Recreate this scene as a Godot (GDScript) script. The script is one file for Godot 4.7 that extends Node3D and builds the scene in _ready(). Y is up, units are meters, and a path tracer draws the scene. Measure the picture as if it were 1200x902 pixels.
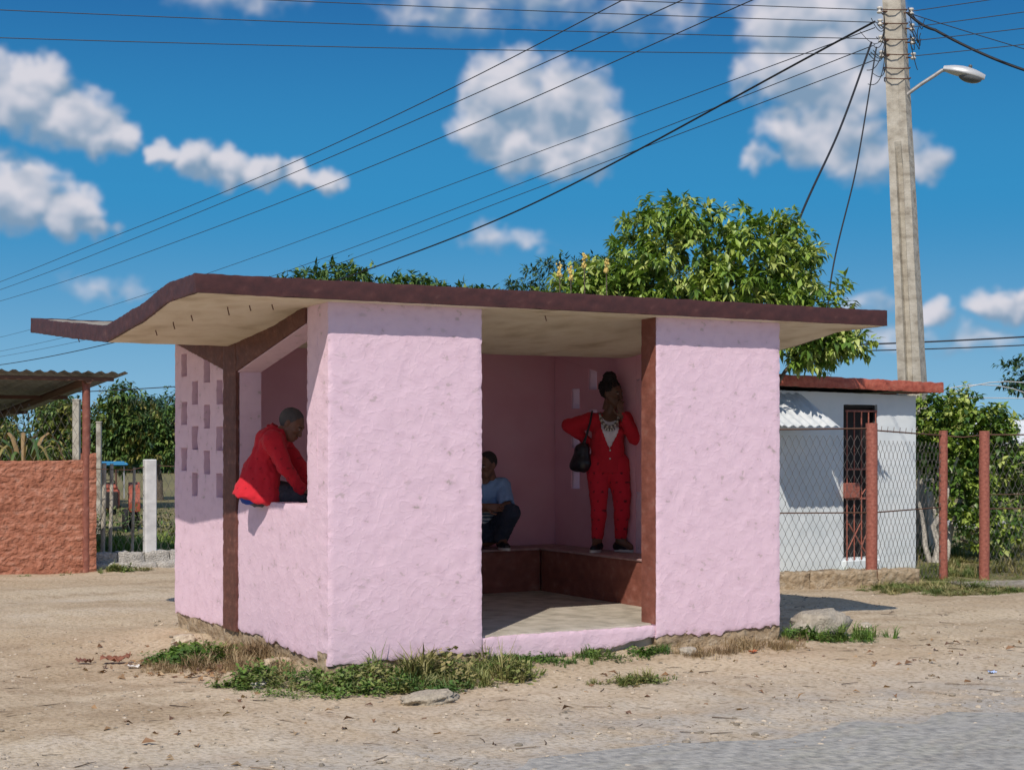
extends Node3D
# A pink roadside shelter. Most things stand square to the shelter: t runs along its front, s away from the road, h up.

const TURN := 0.52517            # how far the shelter's front is turned, radians
const ALONG := Vector3(0.86524, 0, -0.50135)
const BACK := Vector3(-0.50135, 0, -0.86524)
const CORNER := Vector3(-1.268, 0, -10.875)
const EYE := 1.68

var M := {}                      # materials
var bumps := FastNoiseLite.new() # plaster and ground unevenness
var rng := RandomNumberGenerator.new()
var taken := {}

func sw(t: float, h: float, s: float) -> Vector3:
	return CORNER + ALONG * t + BACK * s + Vector3(0, h, 0)

func L(r: float, g: float, b: float, a := 1.0) -> Color:
	return Color(r, g, b, a).linear_to_srgb()

# ---------------------------------------------------------------- shapes
class Shape:
	var v := PackedVector3Array()
	var c := PackedColorArray()
	var ix := PackedInt32Array()
	var tinted := false
	func vert(p: Vector3, col := Color(1, 1, 1)) -> int:
		v.append(p); c.append(col)
		return v.size() - 1
	func tri(a: int, b: int, d: int) -> void:      # counter-clockwise seen from outside
		ix.append(a); ix.append(d); ix.append(b)
	func quad(a: int, b: int, d: int, e: int) -> void:
		tri(a, b, d); tri(a, d, e)
	func face(pts: Array, inside: Vector3, col := Color(1, 1, 1)) -> void:
		var n := Vector3.ZERO
		var mid := Vector3.ZERO
		for i in pts.size():
			mid += pts[i]
			n += (pts[i] as Vector3).cross(pts[(i + 1) % pts.size()])
		mid /= pts.size()
		n = Vector3.ZERO
		for i in pts.size():
			n += (pts[i] - mid).cross(pts[(i + 1) % pts.size()] - mid)
		var ids := []
		for p in pts: ids.append(vert(p, col))
		if n.dot(mid - inside) < 0: ids.reverse()
		for i in range(1, ids.size() - 1): tri(ids[0], ids[i], ids[i + 1])
	func box(at: Vector3, size: Vector3, bevel := 0.0, turn := Basis(), col := Color(1, 1, 1)) -> void:
		var h := size * 0.5
		var b: float = min(bevel, min(h.x, min(h.y, h.z)) * 0.9)
		for ax in 3:
			for sg in [-1.0, 1.0]:
				var u := (ax + 1) % 3
				var w := (ax + 2) % 3
				var pts := []
				for q in [[-1, -1], [1, -1], [1, 1], [-1, 1]]:
					var p := Vector3.ZERO
					p[ax] = sg * h[ax]; p[u] = q[0] * (h[u] - b); p[w] = q[1] * (h[w] - b)
					pts.append(at + turn * p)
				face(pts, at, col)
		if b <= 0.0: return
		for ax in 3:
			var u := (ax + 1) % 3
			var w := (ax + 2) % 3
			for q in [[-1, -1], [1, -1], [1, 1], [-1, 1]]:
				var pts := []
				for k in 4:
					var p := Vector3.ZERO
					p[ax] = (h[ax] - b) * (-1 if k == 0 or k == 3 else 1)
					if k < 2:
						p[u] = q[0] * h[u]; p[w] = q[1] * (h[w] - b)
					else:
						p[u] = q[0] * (h[u] - b); p[w] = q[1] * h[w]
					pts.append(at + turn * p)
				face(pts, at, col)
		for x in [-1, 1]:
			for y in [-1, 1]:
				for z in [-1, 1]:
					var k := Vector3(x, y, z)
					face([at + turn * (k * Vector3(h.x, h.y - b, h.z - b)), at + turn * (k * Vector3(h.x - b, h.y, h.z - b)), at + turn * (k * Vector3(h.x - b, h.y - b, h.z))], at, col)
	func tube(path: PackedVector3Array, radii: Array, sides := 8, col := Color(1, 1, 1), caps := true) -> void:
		var n := path.size()
		var rings := []
		var side := Vector3.ZERO
		for i in n:
			var dir := (path[min(i + 1, n - 1)] - path[max(i - 1, 0)]).normalized()
			if side == Vector3.ZERO:
				side = dir.cross(Vector3.UP if abs(dir.y) < 0.9 else Vector3.RIGHT).normalized()
			side = (side - dir * side.dot(dir)).normalized()
			var up := side.cross(dir)
			var r: float = radii[min(i, radii.size() - 1)]
			var ring := []
			for k in sides:
				var a := TAU * k / sides
				ring.append(vert(path[i] + (side * cos(a) + up * sin(a)) * r, col))
			rings.append(ring)
		for i in n - 1:
			for k in sides:
				var k2 := (k + 1) % sides
				quad(rings[i][k], rings[i][k2], rings[i + 1][k2], rings[i + 1][k])
		if caps:
			for e in [0, n - 1]:
				var pts := []
				for k in sides: pts.append(v[rings[e][k]])
				face(pts, path[1] if e == 0 else path[n - 2], col)
	func ball(at: Vector3, r: Vector3, rings := 8, sides := 12, turn := Basis(), col := Color(1, 1, 1)) -> void:
		var rows := []
		for i in rings + 1:
			var a := PI * i / rings
			var row := []
			for k in sides:
				var b := TAU * k / sides
				row.append(vert(at + turn * (Vector3(sin(a) * cos(b), cos(a), sin(a) * sin(b)) * r), col))
			rows.append(row)
		for i in rings:
			for k in sides:
				var k2 := (k + 1) % sides
				quad(rows[i][k], rows[i][k2], rows[i + 1][k2], rows[i + 1][k])
	func lathe(at: Vector3, prof: Array, sides := 16, turn := Basis(), col := Color(1, 1, 1)) -> void:   # prof: [radius, height]
		var rows := []
		for p in prof:
			var row := []
			for k in sides:
				var b := TAU * k / sides
				row.append(vert(at + turn * Vector3(p[0] * cos(b), p[1], p[0] * sin(b)), col))
			rows.append(row)
		for i in prof.size() - 1:
			for k in sides:
				var k2 := (k + 1) % sides
				quad(rows[i][k2], rows[i][k], rows[i + 1][k], rows[i + 1][k2])
	func mesh() -> ArrayMesh:
		var n := PackedVector3Array()
		n.resize(v.size())
		for i in range(0, ix.size(), 3):
			var a := ix[i]; var b := ix[i + 1]; var d := ix[i + 2]
			var f := (v[d] - v[a]).cross(v[b] - v[a])
			n[a] += f; n[b] += f; n[d] += f
		for i in n.size(): n[i] = n[i].normalized() if n[i].length_squared() > 1e-20 else Vector3.UP
		var arr := []
		arr.resize(Mesh.ARRAY_MAX)
		arr[Mesh.ARRAY_VERTEX] = v; arr[Mesh.ARRAY_NORMAL] = n; arr[Mesh.ARRAY_INDEX] = ix
		if tinted: arr[Mesh.ARRAY_COLOR] = c
		var m := ArrayMesh.new()
		m.add_surface_from_arrays(Mesh.PRIMITIVE_TRIANGLES, arr)
		return m

func numbered(called: String) -> String:
	taken[called] = taken.get(called, -1) + 1
	return called if taken[called] == 0 else "%s_%03d" % [called, taken[called]]

func obj(called: String, sh, m: Material, parent: Node = self) -> MeshInstance3D:
	var o := MeshInstance3D.new()
	o.mesh = sh.mesh() if sh is Shape else sh
	o.material_override = m
	if parent == self:
		o.name = numbered(called)
		add_child(o)
	else:
		o.name = called
		parent.add_child(o, true)
	return o

func tag(o: Node, label: String, category := "", group := "") -> Node:
	o.set_meta("label", label)
	if category: o.set_meta("category", category)
	if group: o.set_meta("group", group)
	return o

func struct(o: Node, label := "") -> Node:
	o.set_meta("kind", "structure")
	if label: o.set_meta("label", label)
	return o

func thing(called: String, label: String, category: String, at := Vector3.ZERO, turn := 0.0, group := "") -> Node3D:
	var o := Node3D.new()
	o.name = numbered(called)
	add_child(o)
	o.position = at; o.rotation.y = turn
	tag(o, label, category, group)
	return o

# ---------------------------------------------------------------- materials
func noise_tex(freq: float, ramp: Array, seed_: int, size := 512, octaves := 4, warp := 0.0, kind := FastNoiseLite.TYPE_SIMPLEX_SMOOTH) -> NoiseTexture2D:
	var n := FastNoiseLite.new()
	n.seed = seed_; n.frequency = freq; n.noise_type = kind
	n.fractal_octaves = octaves
	if warp > 0.0:
		n.domain_warp_enabled = true; n.domain_warp_amplitude = warp; n.domain_warp_frequency = freq * 1.5
	var t := NoiseTexture2D.new()
	t.width = size; t.height = size; t.seamless = true; t.noise = n
	var g := Gradient.new()
	var off := PackedFloat32Array()
	var col := PackedColorArray()
	for r in ramp:
		off.append(r[0]); col.append(r[1])
	g.offsets = off; g.colors = col
	t.color_ramp = g
	return t

func plain(col: Color, rough := 0.85, metal := 0.0) -> StandardMaterial3D:
	var m := StandardMaterial3D.new()
	m.albedo_color = col; m.roughness = rough; m.metallic = metal
	m.cull_mode = BaseMaterial3D.CULL_DISABLED
	return m

# a noisy surface: colour from a ramp, relief in centimetres, span = metres that one tile of the texture covers
func noisy(ramp: Array, span: float, rough: float, relief: float, seed_: int, freq := 0.01, size := 512, octaves := 5, world := true) -> StandardMaterial3D:
	var m := plain(Color.WHITE, rough)
	m.albedo_texture = noise_tex(freq, ramp, seed_, size, octaves)
	m.uv1_triplanar = true; m.uv1_world_triplanar = world
	m.uv1_scale = Vector3.ONE / span
	if relief > 0.0:
		m.heightmap_enabled = true
		m.heightmap_texture = noise_tex(freq * 1.7, [[0.0, Color.BLACK], [1.0, Color.WHITE]], seed_ + 7, size, octaves)
		m.heightmap_scale = relief
	return m

func tinted(m: StandardMaterial3D) -> StandardMaterial3D:
	m.vertex_color_use_as_albedo = true
	return m

func leafy(col: Color, through: Color, rough := 0.5) -> StandardMaterial3D:
	var m := plain(col, rough)
	m.vertex_color_use_as_albedo = true
	m.backlight_enabled = true; m.backlight = through
	return m

func make_materials() -> void:
	var w := Color.WHITE
	# painted plaster: lumpy coat with trowel ridges
	var pink := plain(w, 0.82)
	pink.albedo_texture = noise_tex(0.014, [[0.0, L(.44, .36, .36)], [0.13, L(.50, .40, .42)], [0.16, L(.73, .53, .635)], [0.3, L(.755, .555, .665)], [0.45, L(.79, .585, .70)], [0.7, L(.81, .605, .715)], [1.0, L(.78, .58, .68)]], 11, 1024, 5)
	pink.uv1_triplanar = true; pink.uv1_world_triplanar = true; pink.uv1_scale = Vector3.ONE / 1.9
	pink.heightmap_enabled = true
	var ridges := noise_tex(0.016, [[0.0, Color(.36, .36, .36)], [0.5, Color(.42, .42, .42)], [0.66, Color(.46, .46, .46)], [0.76, Color(.70, .70, .70)], [1.0, Color(.86, .86, .86)]], 23, 1024, 4, 18.0)
	ridges.noise.fractal_type = FastNoiseLite.FRACTAL_RIDGED
	pink.heightmap_texture = ridges
	pink.heightmap_scale = 0.36
	pink.vertex_color_use_as_albedo = true
	M.pink = pink
	# a deeper, redder pink for the inward-facing walls
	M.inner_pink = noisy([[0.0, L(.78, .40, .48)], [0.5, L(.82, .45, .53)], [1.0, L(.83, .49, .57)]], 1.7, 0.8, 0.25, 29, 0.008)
	M.brown = noisy([[0.0, L(.16, .055, .04)], [0.5, L(.235, .082, .058)], [0.72, L(.28, .105, .078)], [1.0, L(.38, .21, .17)]], 0.9, 0.6, 0.4, 31, 0.012)
	M.shaded_brown = noisy([[0.0, L(.075, .028, .022)], [0.5, L(.125, .045, .034)], [0.75, L(.16, .062, .046)], [1.0, L(.30, .17, .14)]], 0.7, 0.6, 0.4, 32, 0.014)  # the same brown paint, darkened to imitate the shade on the frame
	M.fascia = noisy([[0.0, L(.04, .015, .015)], [0.45, L(.068, .022, .022)], [0.7, L(.085, .028, .026)], [1.0, L(.17, .09, .075)]], 0.8, 0.6, 0.2, 33, 0.014)
	M.cream = noisy([[0.0, L(.46, .38, .26)], [0.4, L(.68, .60, .46)], [0.65, L(.75, .68, .54)], [1.0, L(.62, .53, .38)]], 2.2, 0.9, 0.3, 35, 0.007)
	M.concrete = noisy([[0.0, L(.16, .14, .11)], [0.5, L(.30, .27, .22)], [1.0, L(.42, .38, .31)]], 1.1, 0.92, 1.0, 37, 0.012)
	M.foundation = noisy([[0.0, L(.16, .11, .065)], [0.45, L(.33, .25, .16)], [0.75, L(.43, .35, .25)], [1.0, L(.48, .42, .33)]], 0.7, 0.95, 2.0, 39, 0.012)
	M.floor = noisy([[0.0, L(.30, .275, .225)], [0.5, L(.44, .405, .335)], [1.0, L(.53, .49, .42)]], 1.3, 0.85, 0.6, 41, 0.01)
	M.bench_top = noisy([[0.0, L(.26, .15, .14)], [0.5, L(.42, .27, .26)], [1.0, L(.52, .38, .37)]], 0.8, 0.6, 0.3, 43, 0.012)
	M.dirt = tinted(noisy([[0.0, L(.48, .44, .38)], [0.32, L(.80, .78, .74)], [0.6, w], [0.8, L(.95, .95, .94)], [1.0, L(.74, .72, .68)]], 1.9, 0.95, 0.8, 45, 0.03, 1024, 6))
	M.asphalt = tinted(noisy([[0.0, L(.20, .198, .185)], [0.5, L(.34, .33, .30)], [0.75, L(.39, .38, .345)], [1.0, L(.45, .43, .38)]], 1.7, 0.9, 1.2, 47, 0.016, 1024, 6))
	M.orange = noisy([[0.0, L(.17, .06, .035)], [0.4, L(.38, .145, .085)], [0.7, L(.47, .205, .135)], [1.0, L(.56, .34, .26)]], 1.1, 0.92, 3.4, 49, 0.014)
	M.white_wall = noisy([[0.0, L(.58, .645, .68)], [0.4, L(.72, .785, .82)], [1.0, L(.78, .83, .855)]], 2.0, 0.9, 0.5, 51, 0.008)
	M.red_paint = noisy([[0.0, L(.22, .045, .03)], [0.4, L(.42, .10, .065)], [0.75, L(.50, .14, .09)], [1.0, L(.44, .22, .17)]], 0.7, 0.7, 0.6, 53, 0.014)
	M.steel_red = noisy([[0.0, L(.16, .055, .04)], [0.5, L(.33, .105, .075)], [0.8, L(.38, .14, .10)], [1.0, L(.40, .26, .22)]], 0.35, 0.65, 0.15, 55, 0.016)
	M.zinc = noisy([[0.0, L(.22, .20, .18)], [0.5, L(.36, .36, .36)], [1.0, L(.46, .47, .48)]], 0.8, 0.5, 0.0, 57, 0.01)
	M.zinc.metallic = 0.35
	M.fibro = noisy([[0.0, L(.42, .46, .48)], [0.5, L(.62, .66, .68)], [1.0, L(.72, .75, .76)]], 0.8, 0.85, 0.2, 59, 0.012)
	M.wire = plain(L(.18, .17, .16), 0.5, 0.5)
	M.rust_wire = plain(L(.14, .075, .05), 0.7, 0.3)
	M.cable = plain(L(.012, .013, .016), 0.6)
	M.thin_cable = plain(L(.03, .035, .045), 0.6)
	M.pole = noisy([[0.0, L(.24, .21, .17)], [0.45, L(.44, .41, .345)], [0.7, L(.52, .49, .42)], [1.0, L(.57, .54, .48)]], 0.9, 0.93, 0.6, 61, 0.01)
	M.porcelain = plain(L(.62, .60, .55), 0.25)
	M.lamp_metal = plain(L(.55, .57, .58), 0.45, 0.3)
	M.glass_dark = plain(L(.10, .11, .115), 0.2)
	M.dark = plain(L(.02, .018, .018), 0.7)
	M.white_post = noisy([[0.0, L(.45, .46, .47)], [0.5, L(.62, .63, .64)], [1.0, L(.72, .73, .74)]], 0.8, 0.9, 0.3, 63, 0.012)
	M.bark = noisy([[0.0, L(.05, .04, .03)], [0.5, L(.12, .095, .07)], [1.0, L(.20, .17, .14)]], 0.5, 0.95, 1.5, 65, 0.016)
	M.gravel = noisy([[0.0, L(.25, .23, .20)], [0.4, L(.45, .43, .39)], [1.0, L(.66, .64, .60)]], 0.6, 0.95, 2.0, 67, 0.03)
	M.leaf = leafy(w, Color(.55, .6, .25), 0.42)
	M.far_leaf = leafy(w, Color(.3, .35, .15), 0.6)
	M.grass = leafy(w, Color(.4, .45, .2), 0.6)
	M.stone = tinted(noisy([[0.0, L(.30, .28, .25)], [0.5, L(.55, .52, .47)], [1.0, L(.75, .72, .66)]], 0.35, 0.95, 0.8, 69, 0.016))
	M.tint = tinted(plain(w, 0.8))
	M.cloth = tinted(plain(w, 0.9))
	M.cloth.rim_enabled = true; M.cloth.rim = 0.1
	M.skin = tinted(plain(w, 0.5))
	M.leather = plain(L(.012, .012, .016), 0.38)
	M.rubber = plain(L(.015, .015, .016), 0.8)
	M.sole = plain(L(.62, .62, .60), 0.7)
	M.blue_tarp = plain(L(.03, .22, .42), 0.6)

# ---------------------------------------------------------------- camera, sky, sun
# each puff: azimuth and height in degrees from the middle of the view, its radius, how flat it is, how dense
const PUFFS := [
	[-17.6, 11.4, 1.9, .75, 1.0], [-15.7, 11.0, 1.7, .72, 1.0], [-14.3, 10.5, 1.05, .7, 1.0], [-17.0, 12.2, 1.2, .8, 1.0], [-18.8, 11.6, 2.0, .75, 1.0], [-20.5, 11.3, 1.9, .7, 1.0],
	[-17.5, 8.3, 1.6, .8, 1.0], [-15.8, 7.8, 1.3, .72, 1.0], [-14.9, 7.4, .7, .7, 1.0], [-19.3, 8.3, 1.8, .8, 1.0],
	[-12.5, 9.9, .55, .9, .95], [-11.4, 9.7, .85, .85, .95], [-10.2, 9.55, .85, .9, .95], [-9.2, 9.45, .9, .75, .95], [-8.0, 9.3, .85, .6, .9], [-6.9, 9.3, .72, .75, .95],
	[.0, 12.2, 1.75, .9, 1.05], [1.7, 11.6, 2.0, .9, 1.05], [-.9, 11.3, 1.25, .9, 1.0], [3.0, 10.8, 1.35, .85, 1.0], [.1, 10.4, 1.55, .7, 1.0], [1.9, 10.2, 1.6, .7, 1.0], [-1.55, 12.0, .42, 1.2, .6],
	[10.1, 14.8, 1.9, .9, 1.0], [12.0, 15.0, 1.5, 1.0, 1.0], [10.7, 12.9, 2.1, .9, 1.0], [12.2, 12.2, 1.7, .95, .95], [9.9, 11.1, 1.0, .9, .7], [11.4, 10.6, 2.0, .75, .85], [13.1, 9.8, 1.6, .7, .75], [14.7, 9.6, .8, 1.0, .7], [8.5, 12.6, .55, 1.3, .6], [9.0, 10.0, .6, .9, .55], [12.8, 14.0, 1.4, 1.1, .9],
	[-13.5, 16.3, 2.2, .5, .45], [-9.8, 15.6, 2.3, .45, .42], [-2.2, 15.5, 2.6, .6, .5], [1.0, 15.9, 2.4, .55, .5], [5.0, 15.2, 2.6, .5, .42], [-5.5, 16.6, 2.0, .5, .4],
	[-.3, 7.2, 1.5, .38, .45], [.6, 7.0, .9, .4, .4], [15.0, 4.4, .55, 1.1, .8], [17.0, 4.7, .95, .6, .85], [18.2, 4.5, 1.2, .5, .8], [12.6, 4.6, 1.2, .45, .45], [16.2, 3.4, 1.8, .35, .4], [13.4, 3.6, 1.5, .4, .4], [-14.5, 5.2, 1.8, .3, .35], [-5.0, 5.0, 2.4, .3, .3],
]

func air(el: float) -> Vector3:      # the clear sky's colour at a height in degrees
	var low := Vector3(.27, .45, .57)
	var mid := Vector3(.029, .207, .42)
	var high := Vector3(.013, .09, .27)
	var top := Vector3(.024, .13, .34)  # unseen zenith, raised to add skylight
	if el < 9.0: return low.lerp(mid, smoothstep(-4.0, 9.0, el))
	if el < 18.0: return mid.lerp(high, smoothstep(8.0, 19.0, el))
	return high.lerp(top, smoothstep(18.0, 60.0, el))

func cloud_tone(lit: float) -> Vector3:
	return Vector3(.17, .255, .36).lerp(Vector3(.535, .525, .57), clamp(lit, 0.0, 1.0))

func make_sky() -> Image:
	var wide := 4096
	var high := 2048
	var nz := FastNoiseLite.new()
	nz.seed = 5; nz.frequency = 1.0; nz.fractal_octaves = 5; nz.fractal_gain = 0.52
	var soft := FastNoiseLite.new()
	soft.seed = 12; soft.frequency = 1.0; soft.fractal_octaves = 3; soft.fractal_gain = 0.42
	# the whole dome, coarse: clear air with cumulus made denser out of view to add skylight
	var img := Image.create(512, 256, false, Image.FORMAT_RGBF)
	for y in 256:
		var el := 90.0 - (y + 0.5) * 180.0 / 256.0
		var clear := air(max(el, 0.0))
		for x in 512:
			var c := clear
			if el > 0.0 and el < 80.0:
				var az := (x + 0.5) / 512.0 * TAU
				var d := Vector3(cos(az), 0, sin(az)) * cos(deg_to_rad(el)) + Vector3(0, sin(deg_to_rad(el)) * 1.6, 0)
				var n := nz.get_noise_3dv(d * 3.4 + Vector3(4, 9, 2))
				var a := smoothstep(-0.02, 0.24, n)
				if a > 0.0: c = c.lerp(cloud_tone(0.55 + (n - nz.get_noise_3dv(d * 3.4 + Vector3(4, 9.16, 2))) * 2.5), a * 0.95)
			img.set_pixel(x, y, Color(c.x, c.y, c.z))
	img.resize(wide, high, Image.INTERPOLATE_CUBIC)
	# the quarter that the camera looks at, fine 
	var per := 4096.0 / 360.0
	var x0 := int(wide / 2.0 - 26 * per)
	var x1 := int(wide / 2.0 + 26 * per)
	for y in range(int(high / 2.0 - 27 * per), int(high / 2.0)):
		var el := 90.0 - (y + 0.5) * 180.0 / high
		var clear := air(el)
		for x in range(x0, x1):
			var az := (x + 0.5) * 360.0 / wide - 180.0
			var px := (x + wide / 2) % wide      # the view's middle, -z, is the picture's first column
			var edge: float = smoothstep(26.0, 22.0, abs(az)) * smoothstep(27.0, 22.0, el)
			var wob := Vector2(nz.get_noise_2d(az * .55, el * .55), nz.get_noise_2d(az * .55 + 40.0, el * .55)) * .5
			var p := Vector2(az, el) + wob
			var thick := 0.0
			var above := 0.0
			for q in PUFFS:
				var dx: float = (p.x - q[0]) / q[2]
				if dx > 1.9 or dx < -1.9: continue
				var dy: float = (p.y - q[1]) / (q[2] * q[3])
				if dy < 0: dy *= 1.25
				var k := 1.0 - (dx * dx + dy * dy) * 0.62
				if k > 0: thick = max(thick, k * q[4])
				var dy2: float = (p.y + .42 - q[1]) / (q[2] * q[3])
				var dx2: float = (p.x - .22 - q[0]) / q[2]
				var k2 := 1.0 - (dx2 * dx2 + dy2 * dy2) * 0.62
				if k2 > 0: above = max(above, k2 * q[4])
			var c := clear
			if thick > 0.0:
				# rounded bulges: folded noise, kept low and soft
				var fine: float = .26 - 1.0 * absf(soft.get_noise_2d(az * .50, el * .62)) - .22 * absf(soft.get_noise_2d(az * 1.5 + 9.0, el * 1.8))
				var body := thick + fine * 0.36
				var a: float = smoothstep(0.0, 0.70, body)
				var lump := soft.get_noise_2d(az * .42 - .25, el * .6 + 30.0)
				var lit: float = 0.36 + (thick - above) * 1.7 + lump * 0.7 + fine * .55 + thick * .12
				c = c.lerp(cloud_tone(lit), min(a * .96, thick * 2.0))
			var was := img.get_pixel(px, y)
			c = Vector3(was.r, was.g, was.b).lerp(c, edge)
			img.set_pixel(px, y, Color(c.x, c.y, c.z))
	return img

func make_light() -> void:
	var cam := Camera3D.new()
	cam.name = "camera"
	add_child(cam)
	cam.position = Vector3(0, EYE, 0)
	cam.projection = Camera3D.PROJECTION_FRUSTUM
	cam.near = 0.1; cam.far = 1500.0
	cam.size = 0.2 * 451.0 / 1847.3
	cam.frustum_offset = Vector2(0, 0.1 * 63.2 / 1847.3)
	cam.current = true
	var we := WorldEnvironment.new()
	we.name = "world_environment"
	var e := Environment.new()
	e.background_mode = Environment.BG_SKY
	var sky := Sky.new()
	var pano := PanoramaSkyMaterial.new()
	pano.panorama = ImageTexture.create_from_image(make_sky())
	sky.sky_material = pano
	e.sky = sky
	e.background_energy_multiplier = 1.0
	e.tonemap_mode = Environment.TONE_MAPPER_LINEAR
	e.tonemap_exposure = 1.3
	e.sdfgi_enabled = true; e.ssao_enabled = true; e.ssil_enabled = true
	we.environment = e
	add_child(we)
	var sun := DirectionalLight3D.new()
	sun.name = "sun"
	add_child(sun)
	var fall := ALONG * 1.0 + BACK * 0.98 + Vector3(0, -1.47, 0)
	sun.look_at_from_position(-fall * 10.0, Vector3.ZERO)
	sun.light_energy = 0.93
	sun.light_color = Color(1.0, 0.955, 0.90)
	sun.light_angular_distance = 0.5
	sun.shadow_enabled = true

# ---------------------------------------------------------------- the shelter (its own axes: x along the front, y up, z = -s)
# a plastered slab standing on the line o + U*u, facing N, with holes; bottom and top may follow the line
func panel(sh: Shape, o: Vector3, U: Vector3, N: Vector3, ulen: float, bottom: Callable, top: Callable, ymax: float, thick: float, holes: Array, cell := 0.03, amp := 0.004, worn := 0.006, grain := 5.0, joined := 0) -> void:
	var us := [0.0, ulen]
	var ys := [bottom.call(0.0) - 0.001, ymax]
	var lowest := 9.0
	for k in 21: lowest = min(lowest, bottom.call(ulen * k / 20.0))
	ys[0] = lowest
	for hq in holes:
		var r: Rect2 = hq
		us.append(r.position.x); us.append(r.end.x); ys.append(r.position.y); ys.append(r.end.y)
	us = _cuts(us, 0.0, ulen, cell)
	ys = _cuts(ys, lowest, ymax, cell)
	var nu: int = us.size() - 1
	var ny: int = ys.size() - 1
	var solid := PackedByteArray()
	solid.resize(nu * ny)
	for i in nu:
		var um: float = (us[i] + us[i + 1]) / 2.0
		var b: float = bottom.call(um)
		var t: float = top.call(um)
		for j in ny:
			var ym: float = (ys[j] + ys[j + 1]) / 2.0
			var ok: bool = ys[j + 1] > b + 0.002 and ys[j] < t - 0.002
			for hq in holes:
				if (hq as Rect2).has_point(Vector2(um, ym)): ok = false
			solid[i * ny + j] = 1 if ok else 0
	var is_solid := func(i: int, j: int) -> bool: return i >= 0 and j >= 0 and i < nu and j < ny and solid[i * ny + j] == 1
	var front := {}
	var backs := {}
	var rims := {}
	var deep: int = clampi(int(thick / .035), 1, 8)
	var get_v := func(i: int, j: int, is_front: bool) -> Vector3:
		var u: float = us[i]
		var y: float = clamp(ys[j], bottom.call(u), top.call(u))
		var p := o + U * u + Vector3(0, y, 0)
		var n := bumps.get_noise_3dv(p * grain) + 0.5 * bumps.get_noise_3dv(p * grain * 3.1)
		var d := n * amp
		var rim := 0
		for q in [[0, 0], [-1, 0], [0, -1], [-1, -1]]:
			if is_solid.call(i + q[0], j + q[1]): rim += 1
		if rim < 4 and not (joined & 1 and i == 0) and not (joined & 2 and i == nu) and not (joined & 4 and not is_front):
			var w := bumps.get_noise_3dv(p * 21.0)
			d -= worn * (0.55 + max(0.0, w) * 1.6)
			p += (U * bumps.get_noise_3dv(p * 13.0 + Vector3(7, 0, 0)) + Vector3.UP * bumps.get_noise_3dv(p * 13.0 + Vector3(0, 7, 0))) * worn * 0.8
		return p + N * d if is_front else p - N * (thick + d)
	for i in nu:
		for j in ny:
			if solid[i * ny + j] == 0: continue
			for side in 2:
				var store: Dictionary = front if side == 0 else backs
				var ids := []
				for q in [[0, 0], [1, 0], [1, 1], [0, 1]]:
					var key := Vector2i(i + q[0], j + q[1])
					if not store.has(key):
						store[key] = sh.vert(get_v.call(key.x, key.y, side == 0))
					ids.append(store[key])
				var turned := U.cross(Vector3.UP).dot(N) > 0.0
				if turned == (side == 0): sh.quad(ids[0], ids[1], ids[2], ids[3])
				else: sh.quad(ids[3], ids[2], ids[1], ids[0])
			for e in [[-1, 0, 0, 0, 0, 1], [1, 0, 1, 0, 1, 1], [0, -1, 0, 0, 1, 0], [0, 1, 0, 1, 1, 1]]:
				if is_solid.call(i + e[0], j + e[1]): continue
				var out: Vector3 = U * e[0] + Vector3(0, e[1], 0)
				var cols := []
				for w in 2:
					var key := Vector2i(i + e[2 + w * 2], j + e[3 + w * 2])
					var rk := Vector4i(key.x, key.y, e[0], e[1])
					if not rims.has(rk):
						var line := []
						for k in deep + 1:
							var q: Vector3 = sh.v[front[key]].lerp(sh.v[backs[key]], float(k) / deep)
							if k > 0 and (k < deep or joined & 4): q += out * (bumps.get_noise_3dv(q * grain) + .5 * bumps.get_noise_3dv(q * grain * 3.1)) * amp
							line.append(sh.vert(q))
						rims[rk] = line
					cols.append(rims[rk])
				var flip: bool = (sh.v[cols[1][0]] - sh.v[cols[0][0]]).cross(-N).dot(out) > 0.0
				for k in deep:
					if flip: sh.quad(cols[0][k], cols[1][k], cols[1][k + 1], cols[0][k + 1])
					else: sh.quad(cols[0][k + 1], cols[1][k + 1], cols[1][k], cols[0][k])

func _cuts(given: Array, lo: float, hi: float, cell: float) -> Array:
	var a := []
	for g in given:
		if g > lo - 0.0001 and g < hi + 0.0001: a.append(g)
	a.sort()
	var out := [a[0]]
	for k in range(1, a.size()):
		var gap: float = a[k] - out[-1]
		if gap < 0.003: continue
		var n: int = max(1, int(round(gap / cell)))
		var from: float = out[-1]
		for q in range(1, n + 1): out.append(from + gap * q / n)
	return out

const ROOF_TOP := [[-.15, 2.752], [.44, 2.735], [1.0, 2.640], [1.95, 2.540], [3.0, 2.628], [4.38, 2.757]]
func roof_top(s: float) -> float:
	for k in ROOF_TOP.size() - 1:
		if s <= ROOF_TOP[k + 1][0]:
			return lerp(float(ROOF_TOP[k][1]), float(ROOF_TOP[k + 1][1]), clamp((s - ROOF_TOP[k][0]) / (ROOF_TOP[k + 1][0] - ROOF_TOP[k][0]), 0.0, 1.0))
	return ROOF_TOP[-1][1]
func roof_low(s: float) -> float: return roof_top(s) - 0.108
func arm_low(s: float) -> float:
	return min(lerp(2.215, 2.505, clamp((1.79 - s) / 1.4, 0.0, 1.0)) if s < 1.94 else lerp(2.237, 2.52, (s - 2.084) / 1.27), roof_low(s) - 0.02)
func jag(u: float, amount: float, seed_: float) -> float:
	return amount * (bumps.get_noise_2d(u * 3.0, seed_) + 0.55 * bumps.get_noise_2d(u * 11.0, seed_ + 9.0))

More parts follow.
